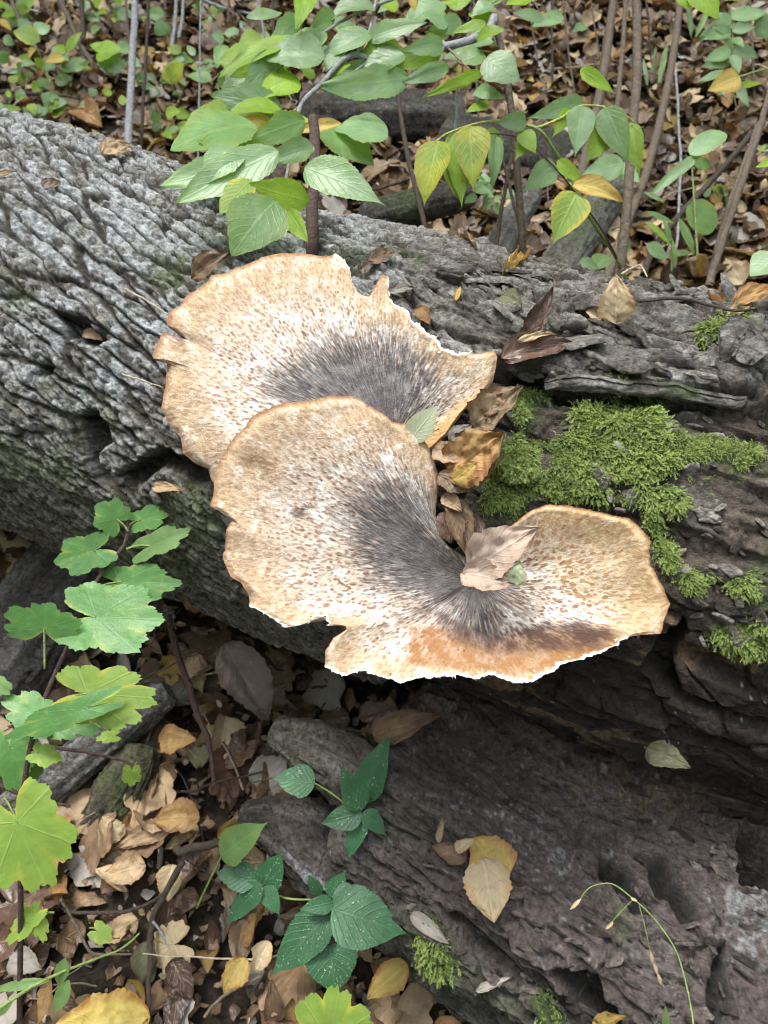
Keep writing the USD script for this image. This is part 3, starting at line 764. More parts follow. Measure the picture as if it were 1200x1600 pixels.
# ------------------------------------------------------------------ the bracket mushrooms
def cap_thing(name, label, C, dC, rim, Q, depth_anchor, dark, stain, broken, Nth, Ns, bulge, seed, right=None, thick=.012):
    rim = np.asarray(rim, float)
    per = np.concatenate([[0], np.cumsum(np.linalg.norm(np.diff(np.vstack([rim, rim[:1]]), axis=0), axis=1))])
    tt = np.linspace(0, per[-1], Nth, endpoint=False)
    rp = np.vstack([rim, rim[:1]])
    rx, ry = np.interp(tt, per, rp[:, 0]), np.interp(tt, per, rp[:, 1])

    def on_rim(p):
        return per[np.argmin(((rim - np.asarray(p)) ** 2).sum(1))]

    def periodic(keys, vals, x):
        keys, vals = np.asarray(keys, float), np.asarray(vals, float)
        o = np.argsort(keys)
        keys, vals = keys[o], vals[o]
        keys = np.concatenate([keys - per[-1], keys, keys + per[-1]])
        return np.stack([np.interp(x, keys, np.tile(vals[:, k], 3)) for k in range(vals.shape[1])], -1)

    def blur(a, k):
        w = np.hanning(k + 2)[1:-1]
        w /= w.sum()
        return np.stack([np.convolve(np.concatenate([c[-k:], c, c[:k]]), w, 'same')[k:-k] for c in a.T], -1)

    dr = blur(periodic([on_rim(p) for p, _ in depth_anchor], [[d] for _, d in depth_anchor], tt), Nth // 14 | 1)[:, 0]
    qk = [on_rim(p) for p, _ in Q]
    qd = blur(periodic(qk, [np.asarray(q) - (np.asarray(C) + rim[np.argmin(((rim - np.asarray(p)) ** 2).sum(1))]) / 2 for p, q in Q], tt), Nth // 16 | 1)
    bl = blur(periodic([on_rim(p) for p, _ in bulge], [[b] for _, b in bulge], tt), Nth // 12 | 1)[:, 0]
    br = np.zeros(Nth)
    for a, b in broken:
        ka, kb = on_rim(a), on_rim(b)
        m = ((tt >= ka) & (tt <= kb)) if ka < kb else ((tt >= ka) | (tt <= kb))
        br = np.maximum(br, m)
    brs = np.clip(blur(br[:, None], 9)[:, 0], 0, 1)
    # small raggedness of the rim, in pixels along the spoke
    cx, cy = C
    dx, dy = rx - cx, ry - cy
    ln = np.hypot(dx, dy)
    jag = 2.0 * n2(tt / 9, tt * 0, seed, 3) + 1.2 * n2(tt / 3.5, tt * 0, seed + 1, 2) + brs * (4.0 * n2(tt / 11, tt * 0, seed + 2, 3) + 2.2 * n2(tt / 2.6, tt * 0, seed + 4, 2))
    jag *= sm(20, 80, ln)
    rx, ry = rx + dx / ln * jag, ry + dy / ln * jag
    rs = blur(np.stack([rx, ry], -1), 71)
    ex, ey = rx - rs[:, 0], ry - rs[:, 1]
    mx, my = (cx + rs[:, 0]) / 2 + qd[:, 0], (cy + rs[:, 1]) / 2 + qd[:, 1]
    s = np.concatenate([np.linspace(0, 1, Ns)])[:, None]
    b0, b1, b2 = (1 - s) ** 2, 2 * s * (1 - s), s * s
    PX, PY = b0 * cx + b1 * mx + b2 * rs[:, 0] + ex * s ** 12, b0 * cy + b1 * my + b2 * rs[:, 1] + ey * s ** 12
    D = dC + (dr[None] - dC) * s
    G = at(PX, PY, D)
    ctr = G[-1].mean(0)
    _, _, vt = np.linalg.svd(G[-1] - ctr)
    N = vt[2] * np.sign(vt[2] @ (CAM - ctr))
    lat = np.stack([(G - ctr) @ vt[0], (G - ctr) @ vt[1]], -1)
    q3 = np.concatenate([lat, np.zeros(lat.shape[:2] + (1,))], -1)
    S = s * np.ones((1, Nth))
    off = bl[None] * 4 * S * (1 - S) + .0035 * S * nz(q3, 22, seed + 5, 3) + .0014 * nz(q3, 75, seed + 6, 3) + .004 * sm(.8, 1, S) * n2(tt / 60, tt * 0, seed + 7, 2)[None]
    off -= .005 * sm(.93, 1, S) ** 2 * (1 - .2 * brs[None]) - .003 * brs[None] * sm(.93, 1.0, S)
    G = G + N * off[..., None]
    gpx, gpy, _ = proj(G)
    # scales: blobs drawn out along the spokes
    rdir = np.gradient(lat, axis=0)
    rdir = rdir / np.maximum(np.linalg.norm(rdir, axis=-1, keepdims=True), 1e-9)
    rg = np.random.default_rng(seed)
    lo, hi = lat.reshape(-1, 2).min(0), lat.reshape(-1, 2).max(0)
    sp = .0034
    gx_, gy_ = np.meshgrid(np.arange(lo[0], hi[0], sp), np.arange(lo[1], hi[1], sp))
    sites = np.stack([gx_.ravel(), gy_.ravel()], -1) + rg.uniform(-.5, .5, (gx_.size, 2)) * sp
    vt_ = cKDTree(lat[::3, ::3].reshape(-1, 2))
    _, near = vt_.query(sites, workers=-1)
    sdir = rdir[::3, ::3].reshape(-1, 2)[near]
    ang = rg.normal(0, .25, len(sites))
    sdir = np.stack([sdir[:, 0] * np.cos(ang) - sdir[:, 1] * np.sin(ang), sdir[:, 0] * np.sin(ang) + sdir[:, 1] * np.cos(ang)], -1)
    stt = cKDTree(sites)
    flat = lat.reshape(-1, 2)
    _, nn = stt.query(flat, k=6, workers=-1)
    lr_, lt_ = rg.uniform(.0012, .0027, len(sites)), rg.uniform(.00065, .0013, len(sites))
    if right is not None:
        sx_, sy_, _ = proj(ctr + sites[:, :1] * vt[0] + sites[:, 1:] * vt[1])
        big_ = sm(20, -30, sdf(sx_, sy_, right))
        lr_, lt_ = lr_ * (1 + .15 * big_), lt_ * (1 + .30 * big_)
    stg = (.35 + .65 * rg.random(len(sites))) * (rg.random(len(sites)) < .80)
    wob = nz(q3.reshape(-1, 3), 700, seed + 9, 2) * .35
    blob = np.zeros(len(flat))
    for k in range(6):
        o = flat - sites[nn[:, k]]
        dr_ = (o * sdir[nn[:, k]]).sum(1)
        dt_ = o[:, 0] * -sdir[nn[:, k]][:, 1] + o[:, 1] * sdir[nn[:, k]][:, 0]
        q = np.sqrt((dr_ / lr_[nn[:, k]]) ** 2 + (dt_ / lt_[nn[:, k]]) ** 2) + wob
        blob = np.maximum(blob, sm(1.1, .78, q) * stg[nn[:, k]])
    blob = blob.reshape(S.shape)
    # fibres along the spokes
    thn = np.cumsum(np.ones(Nth))[None] * np.ones_like(S)
    rlen = np.linalg.norm(np.diff(G, axis=0), axis=-1)
    rcum = np.concatenate([np.zeros((1, Nth)), np.cumsum(rlen, 0)])
    fan = tt[None] * np.ones_like(S)
    st1 = n2(fan / 7.0, rcum * 90, seed + 11, 3)
    st2 = n2(fan / 3.2, rcum * 200, seed + 12, 3)
    mott = nz(q3, 130, seed + 13, 4)
    big = nz(q3, 28, seed + 14, 3)
    # pixels blurred by noise so that the zones are drawn out in fibres
    zx, zy = gpx + 7 * mott + 10 * big, gpy + 7 * mott + 10 * big
    dkd = sdf(zx, zy, dark)
    darkm = sm(46, -30, dkd + 30 * st1 + 26 * st2)
    cream, ochre, rimc = np.array([.55, .45, .365]), np.array([.45, .32, .20]), np.array([.24, .095, .032])
    pinkw = np.array([.74, .69, .635])
    edgez = sm(.62, .93, S + .08 * big + .04 * st1)
    c = lerp(cream, pinkw, sm(-.12, .35, .8 * mott + .3 * st2 + .25 * big))
    c = lerp(c, ochre * (1 + .30 * st2 + .12 * mott)[..., None], .9 * edgez * (1 - .35 * sm(0, .5, mott)))
    scol = lerp(np.array([.225, .11, .078]), np.array([.27, .135, .055]), edgez)
    samt = blob * (1 - .38 * edgez) * .95
    rz = None
    if right is not None:
        rz = sm(25, -35, sdf(zx, zy, right))
        c = lerp(c, lerp(np.array([.58, .475, .33]), np.array([.46, .33, .18]), edgez), .8 * rz)
        scol = lerp(scol, np.array([.33, .16, .06]) * np.ones_like(scol), rz)
        samt = lerp(samt, blob * (1 - .3 * edgez) * .95, rz)
    c = lerp(c, scol, samt) if np.ndim(scol) == 1 else c + (scol - c) * samt[..., None]
    dk = lerp(np.array([.042, .038, .043]), np.array([.15, .138, .142]), sm(-.5, .6, st2 + .4 * mott))
    dk = lerp(dk, np.array([.55, .42, .28]), .7 * sm(.30, .50, st1 + .6 * st2) * sm(-65, 8, dkd))
    dk = lerp(dk, np.array([.42, .33, .24]), .55 * blob * sm(.15, .35, mott + .3 * st2) * sm(-90, -10, dkd))
    dk = lerp(dk, np.array([.035, .03, .032]), .6 * sm(.2, .5, n2(fan / 2.0, rcum * 120, seed + 15, 2)))
    c = c + (dk - c) * (darkm * .93)[..., None]
    for poly, sc, am in stain:
        k = sm(12, -5, sdf(zx + 10 * st1, zy + 10 * st2, poly))
        c = lerp(c, np.array(sc), am * k * (.5 + .5 * sm(-.5, .2, mott + .5 * st2)))
    c = lerp(c, rimc, .7 * sm(.972, .997, S + .012 * big + .006 * st2) * (1 - brs[None]) * sm(20, 90, ln)[None])
    for _ in range(26):
        q_ = flat[rg.integers(len(flat))]
        c = lerp(c, np.array([.05, .035, .03]), .85 * sm(.0011, .0006, np.hypot(lat[..., 0] - q_[0], lat[..., 1] - q_[1])))
    wl = 1 - (.024 + .028 * n2(tt / 14, tt * 0, seed + 17, 3) + .02 * n2(tt / 4, tt * 0, seed + 18, 2))[None] * np.clip(200 / np.maximum(ln, 60), .6, 2)[None]
    wh = brs[None] * sm(-.004, .004, S - wl)
    c = lerp(c, np.array([.76, .75, .71]), .95 * wh)
    G = G + N * (.0005 * blob * (1 - edgez) * (1 - darkm) + .0003 * st2)[..., None]
    # under side: a second sheet, thick near the stem, a few millimetres at the rim
    Su = S[::4]
    tk = .0035 + thick * (1 - Su) ** 1.2
    U = G[::4] - N * tk[..., None]
    inward = unit(ctr - U[-1])
    U[-1] = G[-1] - N * .0035 + inward * .0015 * (1 - brs)[:, None]
    root, loc = thing(name, label, 'mushroom', loc=tuple(at(cx, cy, dC)))
    nS = S.shape[0]
    pub('cap', G.reshape(-1, 3), grid_faces(nS, Nth, True), M_CAP, root, col=c.reshape(-1, 3), off=loc)
    nu = U.shape[0]
    lipv = np.concatenate([U.reshape(-1, 3), G[-1]])
    fu = grid_faces(nu + 1, Nth, True)[:, ::-1]
    uc = np.tile(np.array([.66, .58, .45]), (nu * Nth, 1)) * (1 + .08 * nz(U.reshape(-1, 3), 300, seed))[:, None]
    rimcol = lerp(np.array([.34, .15, .055]), np.array([.80, .79, .76]), brs)
    uc[-Nth:] = rimcol
    pub('pore_surface', lipv, fu, M_PORE, root, col=np.concatenate([uc, rimcol]), off=loc)
    # torn flesh along the broken rim
    lab_seg = np.cumsum(np.abs(np.diff(np.concatenate([[br[0]], br]))) > .5) * (br > .5)
    outd = unit(G[-1] - G[-8])
    tang = unit(np.roll(G[-1], -1, 0) - np.roll(G[-1], 1, 0))
    for sg in sorted(set(lab_seg[br > .5])):
      fv, ff, fc = [], [], []
      idx = np.nonzero((lab_seg == sg) & (br > .5))[0]
      for _ in range(int(len(idx) * .3)):
        i = idx[rg.integers(len(idx))]
        p = G[-1, i] - outd[i] * rg.uniform(.001, .006) - N * .001
        d = unit(outd[i] * rg.uniform(.5, 1) + N * rg.uniform(-.25, .25) + tang[i] * rg.normal(0, .5))
        w = unit(tang[i] + .3 * rg.normal(size=3)) * rg.uniform(.0005, .0016)
        L = rg.uniform(.0015, .0055) * rg.choice([.6, 1, 1.2])
        k = len(fv)
        n_ = unit(np.cross(d, w)) * .0007
        fv += [p - w, p + w, p + d * L * .6 + w * .7 + n_, p + d * L * .55 - w * .8 + n_, p + d * L + w * rg.uniform(-.8, .8) - n_, p - n_ * 2]
        ff += [(k, k + 1, k + 2), (k, k + 2, k + 3), (k + 3, k + 2, k + 4), (k + 5, k + 4, k + 1), (k + 5, k, k + 4)]
        fc += [lerp(np.array([.62, .55, .42]), np.array([.82, .82, .80]), rg.random())] * 6
      if fv:
          pub('torn_edge', np.array(fv), np.array(ff), M_PORE, root, col=np.array(fc), off=loc, smooth=False)
    # stem: from under the middle back into the log
    base = at(cx, cy, dC)
    a, ph, r = log_uv(base)
    inside = LM0 + LT * a + (math.cos(ph) * LN1 + math.sin(ph) * LN2) * (LR - .05)
    v, f, E, Cc, r = tube([base - N * .008, (base + inside) / 2 - N * .012, inside - np.array([0, 0, .02])], [.03, .026, .03], 16, 24)
    sc_ = np.tile(np.array([.055, .045, .042]), (16 * 24 + 2, 1))
    v, f = close(v, f, 16, 24, Cc)
    pub('stem', v, f, M_CAP, root, col=sc_, off=loc)
    return G, S, N


RIM_A = [(236, 559), (235, 552), (246, 534), (250, 517), (268, 521), (284, 527), (267, 513), (256, 506), (256, 495), (260, 482), (277, 473), (285, 460), (301, 449), (318, 435), (326, 425), (351, 421), (354, 417), (384, 407), (406, 398), (439, 392), (472, 391), (505, 395), (521, 392), (535, 401), (545, 417), (547, 437), (557, 452), (575, 460), (585, 442), (597, 422), (607, 432), (605, 462), (620, 476), (637, 485), (642, 500), (660, 512), (680, 527), (687, 542), (717, 552), (735, 550), (772, 545), (777, 555), (772, 590), (760, 610), (737, 625), (720, 645), (700, 675), (675, 700), (650, 715), (610, 725), (560, 745), (500, 765), (420, 775), (350, 765), (330, 752), (321, 732), (300, 722), (282, 707), (278, 682), (260, 660), (248, 636), (253, 608), (257, 583), (256, 564)]
QA = [((250, 517), (431, 605)), ((472, 391), (545, 545)), ((680, 527), (645, 610)), ((772, 545), (690, 640)), ((675, 700), (645, 695)), ((500, 765), (555, 730)), ((282, 707), (450, 690))]
cap_thing('bracket_mushroom', 'tan scaly bracket mushroom behind, half hidden by the nearer one, with torn right rim', (612, 690), .622, RIM_A, QA,
          [((250, 517), .648), ((351, 421), .652), ((521, 392), .650), ((597, 422), .640), ((680, 527), .618), ((772, 545), .600), ((737, 625), .606), ((675, 700), .612), ((610, 725), .622), ((500, 765), .640), ((350, 765), .634), ((282, 707), .632), ((253, 608), .640)],
          [(425, 603), (468, 562), (520, 532), (590, 528), (640, 540), (670, 565), (684, 605), (672, 640), (650, 680), (600, 740), (540, 690), (500, 650), (450, 640), (425, 625)],
          [([(655, 690), (690, 660), (735, 620), (770, 590), (778, 600), (720, 660), (680, 712)], (.50, .28, .10), .8), ([(255, 512), (296, 530), (290, 540), (250, 522)], (.10, .06, .04), .8)],
          [((521, 392), (557, 452)), ((607, 432), (735, 550))], 900, 130, [((250, 517), .006), ((472, 391), .006), ((680, 527), .004), ((772, 545), -.006), ((500, 765), .0), ((282, 707), .008)], 101)

RIM_B = [(720, 867), (693, 846), (676, 815), (675, 800), (683, 780), (687, 750), (680, 723), (670, 697), (653, 673), (640, 660), (613, 657), (597, 643), (573, 630), (560, 619), (547, 616), (513, 615), (480, 622), (453, 627), (443, 625), (403, 640), (387, 653), (377, 670), (363, 678), (350, 703), (340, 717), (333, 747), (333, 763), (328, 790), (345, 800), (363, 812), (352, 827), (348, 857), (343, 870), (357, 900), (375, 910), (387, 930), (388, 947), (417, 960), (447, 980), (467, 977), (487, 967), (507, 958), (517, 978), (537, 977), (541, 983), (520, 997), (508, 1017), (507, 1042), (533, 1057), (567, 1048), (593, 1057), (620, 1067), (653, 1060), (690, 1057), (718, 1055), (745, 1061), (766, 1055), (805, 1067), (835, 1067), (862, 1049), (886, 1035), (934, 1022), (964, 1007), (982, 995), (1000, 992), (1033, 990), (1042, 965), (1051, 944), (1039, 917), (1018, 878), (1016, 842), (1000, 821), (985, 810), (955, 803), (916, 792), (880, 786), (856, 786), (829, 797), (802, 818), (788, 842), (762, 870), (738, 880)]
QB = [((720, 867), (730, 888)), ((676, 815), (696, 868)), ((683, 780), (668, 850)), ((687, 750), (655, 842)), ((670, 697), (645, 825)), ((613, 657), (640, 800)), ((513, 615), (610, 790)), ((333, 747), (550, 850)), ((388, 947), (565, 950)), ((507, 1042), (618, 1000)),
      ((690, 1057), (715, 985)), ((835, 1067), (785, 990)), ((1033, 990), (890, 962)), ((1016, 842), (880, 905)), ((880, 786), (835, 890)), ((829, 797), (805, 880)), ((802, 818), (780, 875)), ((762, 870), (752, 888))]
cap_thing('bracket_mushroom', 'nearest tan scaly bracket mushroom, kidney shaped with dark funnel and white broken front rim', (742, 905), .628, RIM_B, QB,
          [((720, 867), .624), ((676, 815), .616), ((687, 750), .606), ((653, 673), .600), ((613, 657), .594), ((513, 615), .588), ((403, 640), .592), ((333, 747), .602), ((343, 870), .596), ((388, 947), .588), ((507, 1042), .570), ((620, 1067), .560), ((690, 1057), .556), ((835, 1067), .552), ((934, 1022), .552), ((1033, 990), .548), ((1016, 842), .556), ((880, 786), .574), ((802, 818), .600), ((762, 870), .620)],
          [(552, 800), (575, 770), (600, 752), (640, 756), (668, 775), (690, 830), (720, 862), (745, 875), (785, 885), (812, 905), (812, 938), (790, 962), (755, 995), (715, 985), (680, 955), (640, 935), (600, 920), (575, 890), (558, 845)],
          [([(640, 985), (700, 985), (760, 1010), (850, 990), (950, 985), (965, 1000), (900, 1030), (830, 1050), (740, 1045), (640, 1040)], (.25, .115, .038), .95), ([(690, 965), (740, 985), (800, 1000), (850, 978), (910, 975), (965, 988), (940, 1005), (870, 1015), (800, 1022), (740, 1012), (700, 992)], (.05, .026, .022), .9),
           ([(375, 715), (400, 708), (425, 722), (420, 730), (400, 718), (380, 722)], (.2, .12, .05), .9), ([(457, 795), (478, 793), (476, 803), (460, 804)], (.06, .04, .03), .95), ([(385, 925), (400, 928), (398, 934), (385, 932)], (.05, .03, .02), .8)],
          [((388, 947), (517, 978)), ((507, 1042), (982, 995))], 1040, 170,
          [((687, 750), .004), ((613, 657), .010), ((513, 615), .012), ((333, 747), .010), ((388, 947), .006), ((507, 1042), .000), ((690, 1057), -.009), ((835, 1067), -.010), ((964, 1007), -.009), ((1033, 990), -.006), ((1016, 842), -.008), ((880, 786), -.008), ((762, 870), .0)], 202,
          right=[(830, 780), (1060, 780), (1070, 980), (960, 970), (880, 930), (830, 860)])

# ------------------------------------------------------------------ leaves
def blade(kind, L, W, rg, n=30, m=8, teeth=0, fold=.15, curl=.6, cup=0.0, wr=.03, tw=0.0, crumple=0.0, rag=.10):
    """leaf in its own frame: base at 0, tip along +x, upper side +z"""
    t = np.linspace(0, 1, n)[:, None]
    s = np.linspace(-1, 1, m + 1)[None]
    if kind == 'ovate':
        w = np.sin(PI * np.clip(t, 0, 1) ** .72) ** .85 * (1 - .18 * t)
    elif kind == 'drip':
        w = np.sin(PI * np.clip(t, 0, 1) ** .62) ** .95 * (1 - .25 * t) * (1 - .55 * sm(.72, .95, t)) + .02 * (1 - t)
    elif kind == 'round':
        w = np.sqrt(np.clip(1 - (2 * np.clip(t, 0, 1) - 1) ** 2, 0, 1)) * (1.0 - .1 * t)
    elif kind == 'obovate':
        w = np.sin(PI * np.clip(t, 0, 1) ** 1.3) ** .8
    else:                                                   # narrow
        w = np.sin(PI * np.clip(t, 0, 1) ** .85) ** 1.0
    w = w / max(w.max(), 1e-6)
    if teeth:
        w = w * (1 + .10 * (np.mod(t * teeth, 1.0) - .5) * -1 * (w > .12))
    asym = 1 + .06 * np.sign(s) * rg.uniform(-1, 1)
    ed = 1 + rag * n2(t * 6 + rg.uniform(0, 50), s * 0 + np.sign(s) * 9, 1, 3) * (np.abs(s) ** 2)
    y = s * w * W / 2 * asym * ed
    x = t * L + 0 * s
    z = np.abs(y) * fold + cup * (y / max(W, 1e-6)) ** 2 * W
    nn_ = n2(t * 3.5 + 0 * s + rg.uniform(0, 90), s * 2.2 + 0 * t, int(rg.integers(99)), 3)
    z = z + wr * L * nn_ * (.3 + .7 * np.abs(s))
    if crumple:
        z = z + crumple * L * (n2(t * 8 + 0 * s + rg.uniform(0, 90), s * 4 + 0 * t, int(rg.integers(99)), 2) + .6 * np.abs(n2(t * 5 + s * 2 + rg.uniform(0, 90), s * 5 - t * 3, int(rg.integers(99)), 2)))
    # bend along the length
    a = curl * (t - .0)
    if abs(curl) > 1e-3:
        R = L / curl
        xb, zb = R * np.sin(a), -R * (1 - np.cos(a))
        x2 = xb + z * np.sin(a)
        z2 = zb + z * np.cos(a)
        x, z = x2 + 0 * s, z2
    if tw:
        an = tw * (t - .5)
        y, z = y * np.cos(an) - z * np.sin(an), y * np.sin(an) + z * np.cos(an)
    v = np.stack([x, y, z], -1)
    luv = np.stack([t + 0 * s, s + 0 * t, np.full((n, m + 1), rg.random())], -1)
    return v.reshape(-1, 3), grid_faces(n, m + 1), luv.reshape(-1, 3)


def lobed(L, W, rg, n=160, rings=7, fold=.12, curl=.3, wr=.03, lobes=((0, 1.0, 30), (50, .92, 30), (-50, .92, 30), (108, .74, 40), (-108, .74, 40)), tooth=.095, nt=3.2):
    """palmate leaf of rounded toothed lobes, stalk at 0, middle lobe along +x"""
    th = np.linspace(-PI * .93, PI * .93, n)
    deg = np.degrees(th)
    r = np.full(n, .18)
    near = np.zeros(n)
    best = np.full(n, 1e9)
    for c, a, w in lobes:
        a = a * rg.uniform(.9, 1.08)
        dl = (deg - c) / w
        k = a * np.clip(1 - np.abs(dl) ** 3.0 * .34, 0, 1)
        r = np.maximum(r, k)
        best = np.minimum(best, np.abs(dl))
    tt = deg / 360 * 2 * PI * nt * 2.2
    r = r * (1 - tooth * (1 - np.abs(np.sin(tt + rg.uniform(0, 3))) ** .7)) * (1 + .02 * rg.normal(size=n))
    r = np.clip(r, .12, 1.2)
    q = np.linspace(0, 1, rings)[:, None]
    x = q * r * np.cos(th) * L * .95
    y = q * r * np.sin(th)
    y = y / max(np.ptp(y), 1e-6) * W
    z = np.abs(y) * fold + wr * L * n2(x / L * 3 + rg.uniform(0, 50), y / L * 3, int(rg.integers(99)), 3) * q
    z = z - curl * (x ** 2) / L * .5 - .25 * curl * y ** 2 / max(W, 1e-6)
    v = np.stack([x, y, z], -1)
    luv = np.stack([q * .9 + 0 * r, q * 0 + np.clip(best, 0, 1)[None] * np.where(q > .15, 1, .5) * (.35 + .65 * q) + .03, np.full((rings, n), rg.random())], -1)
    luv[..., 0] = (.5 + 2.6 * np.abs(luv[..., 1])) / 8
    return v.reshape(-1, 3), grid_faces(rings, n), luv.reshape(-1, 3)


def basis(base, tip, roll, up=.55):
    x = unit(tip - base)
    mid = (base + tip) / 2
    n = unit(unit(CAM - mid) * (1 - up) + np.array([0, 0, 1.0]) * up)
    n = unit(n - x * (n @ x))
    y = np.cross(n, x)
    c, s_ = math.cos(roll), math.sin(roll)
    y, n = y * c + n * s_, n * c - y * s_
    return np.stack([x, y, n], -1), mid


def leaf_at(b, t, w, kind, col, parent, rg, dB, dT=None, roll=0., name='leaf', n=None, m=8, off=None, up=.5, label=None, clear=0.0, crot=False, **kw):
    """a leaf whose stalk end and tip stand at two photograph pixels and depths; w = its breadth in pixels"""
    dT = dB if dT is None else dT
    if clear:
        hb, ht, hm = [float(log_hit(*q, LR + clear)) for q in (b, t, ((b[0] + t[0]) / 2, (b[1] + t[1]) / 2))]
        hm = min([q for q in (hb, ht, hm) if q == q] + [9])
        dB, dT = min(dB, hm + .015), min(dT, hm)
    if crot:
        for q in (b, t, ((b[0] + t[0]) / 2, (b[1] + t[1]) / 2)):
            e_, i_ = _rt.query(q)
            if e_ < 6:
                z_ = float(proj(_rP[i_])[2]) - .012
                dB, dT = min(dB, z_), min(dT, z_)
    P0, P1 = at(b[0], b[1], dB), at(t[0], t[1], dT)
    Bm, mid = basis(P0, P1, math.radians(roll), up)
    view = unit(mid - CAM)
    y = Bm[:, 1]
    fs = max(np.linalg.norm(y - view * (y @ view)), .45)
    L = np.linalg.norm(P1 - P0)
    W = w * 1.0 / 1200 * float((mid - CAM) @ FW) / fs
    if kind == 'lobed':
        v, f, luv = lobed(L, W, rg, **kw)
    else:
        v, f, luv = blade(kind, L, W, rg, n or 30, m, **kw)
        tipx = v.reshape(-1, m + 1, 3)[-1, m // 2]
        # turn the bent blade so that its tip lies on the wanted line
        a = math.atan2(tipx[2], tipx[0])
        ca, sa = math.cos(a), math.sin(a)
        v = np.stack([v[:, 0] * ca + v[:, 2] * sa, v[:, 1], -v[:, 0] * sa + v[:, 2] * ca], -1)
        v[:, 0] *= L / max(np.hypot(tipx[0], tipx[2]), 1e-6)
    v = v @ Bm.T + P0
    p = pub(name, v, f, LM[col], parent, luv=luv, off=off)
    if label:
        tag(p, label)
    return p, v


def stem_part(name, pts, rad, mat, parent, off=None, n=None, m=7):
    """pts: (px, py, depth)"""
    P = np.array([at(*q) for q in pts])
    n = n or max(8, len(pts) * 6)
    v, f, E, C, r = tube(P, rad, n, m)
    v, f = close(v, f, n, m, C)
    return pub(name, v, f, SM[mat], parent, off=off)


rg = np.random.default_rng(11)

# --- elm sapling leaning over the log from behind
EL, _ = thing('elm_sapling', 'sapling with broad toothed pale green leaves arching over the log from behind', 'sapling')
stem_part('trunk', [(822, 470, 1.12), (818, 410, 1.06), (810, 290, 1.02), (800, 180, .99), (786, 90, .97), (772, 27, .96)], [.0055, .005, .0042], 'brownstem', EL)
stem_part('branch', [(772, 27, .96), (761, 50, .95), (697, 72, .93), (633, 80, .92), (580, 92, .91), (556, 85, .905), (500, 133, .89), (470, 165, .88), (455, 230, .86), (448, 275, .845), (430, 315, .83)], [.0055, .0045, .0035, .0028, .0022, .0016], 'greystem', EL, n=70)
stem_part('branch', [(580, 92, .91), (560, 108, .905), (545, 118, .90)], [.002, .0014], 'greystem', EL)
stem_part('branch', [(556, 85, .905), (575, 55, .91), (583, 22, .92), (590, -10, .93)], [.002, .0014], 'greystem', EL)
stem_part('branch', [(470, 165, .88), (450, 182, .875), (432, 196, .87)], [.0018, .0012], 'twig', EL)
stem_part('branch', [(697, 72, .93), (720, 95, .925), (745, 120, .92)], [.0015, .001], 'twig', EL)
stem_part('branch', [(640, -10, .95), (560, 20, .93), (500, 55, .915), (455, 90, .90), (430, 110, .89)], [.0024, .0012], 'greystem', EL)
ELM = [((435, 235), (275, 318), 62, 'pale', .86), ((385, 262), (248, 292), 46, 'pale', .87), ((400, 195), (266, 236), 66, 'green', .87), ((392, 185), (296, 178), 48, 'bright', .89), ((440, 172), (328, 146), 52, 'pale', .88), ((442, 173), (350, 182), 26, 'bright', .87),
       ((440, 88), (378, 144), 46, 'pale', .90), ((468, 125), (398, 158), 40, 'bright', .89), ((462, 55), (340, 122), 24, 'bright', .90), ((468, 28), (418, 72), 36, 'pale', .91), ((508, 50), (450, 106), 38, 'pale', .91), ((484, -12), (463, 48), 32, 'bright', .90),
       ((522, 18), (480, 55), 28, 'green', .92), ((532, 70), (508, 112), 30, 'pale', .91), ((585, 12), (516, 30), 30, 'pale', .93), ((580, 52), (504, 96), 32, 'pale', .91), ((557, 58), (524, 40), 26, 'pale', .92), ((572, 64), (668, 36), 28, 'pale', .91), ((692, 70), (630, 80), 32, 'pale', .92),
       ((690, 82), (584, 110), 34, 'bright', .92), ((640, 122), (494, 142), 48, 'pale', .90), ((702, 104), (624, 130), 26, 'pale', .91), ((757, 92), (812, 128), 52, 'pale', .90), ((760, 36), (706, 52), 16, 'bright', .94), ((757, 84), (714, 98), 32, 'green', .93), ((756, 112), (658, 152), 19, 'bright', .91),
       ((692, 4), (636, 44), 44, 'pale', .97), ((742, 142), (788, 156), 22, 'pale', .93), ((765, 160), (728, 176), 16, 'bright', .93), ((642, -8), (648, 17), 16, 'yellow', .9), ((503, 195), (582, 262), 58, 'green', .90), ((476, 262), (606, 322), 58, 'pale', .85), ((432, 314), (363, 402), 88, 'green', .815),
       ((484, 314), (388, 290), 46, 'bright', .86), ((450, 328), (482, 378), 30, 'bright', .84), ((480, 185), (428, 214), 36, 'bright', .88), ((545, 100), (520, 125), 20, 'bright', .905), ((610, 95), (560, 85), 18, 'pale', .92), ((440, 20), (385, 28), 22, 'pale', .94), ((700, 40), (660, 20), 24, 'pale', .95), ((745, 62), (790, 48), 18, 'bright', .93)]
for k, (b, t, w, c, d) in enumerate(ELM):
    leaf_at(b, t, w, 'drip' if k in (31,) else 'ovate', c, EL, rg, d, d * rg.uniform(.975, 1.005), roll=rg.uniform(-34, 34), n=46, teeth=20, fold=rg.uniform(.0, .3), curl=rg.uniform(.1, 1.0), wr=.035, rag=.22, tw=rg.normal(0, .25), clear=.03)
re_ = np.random.default_rng(19)
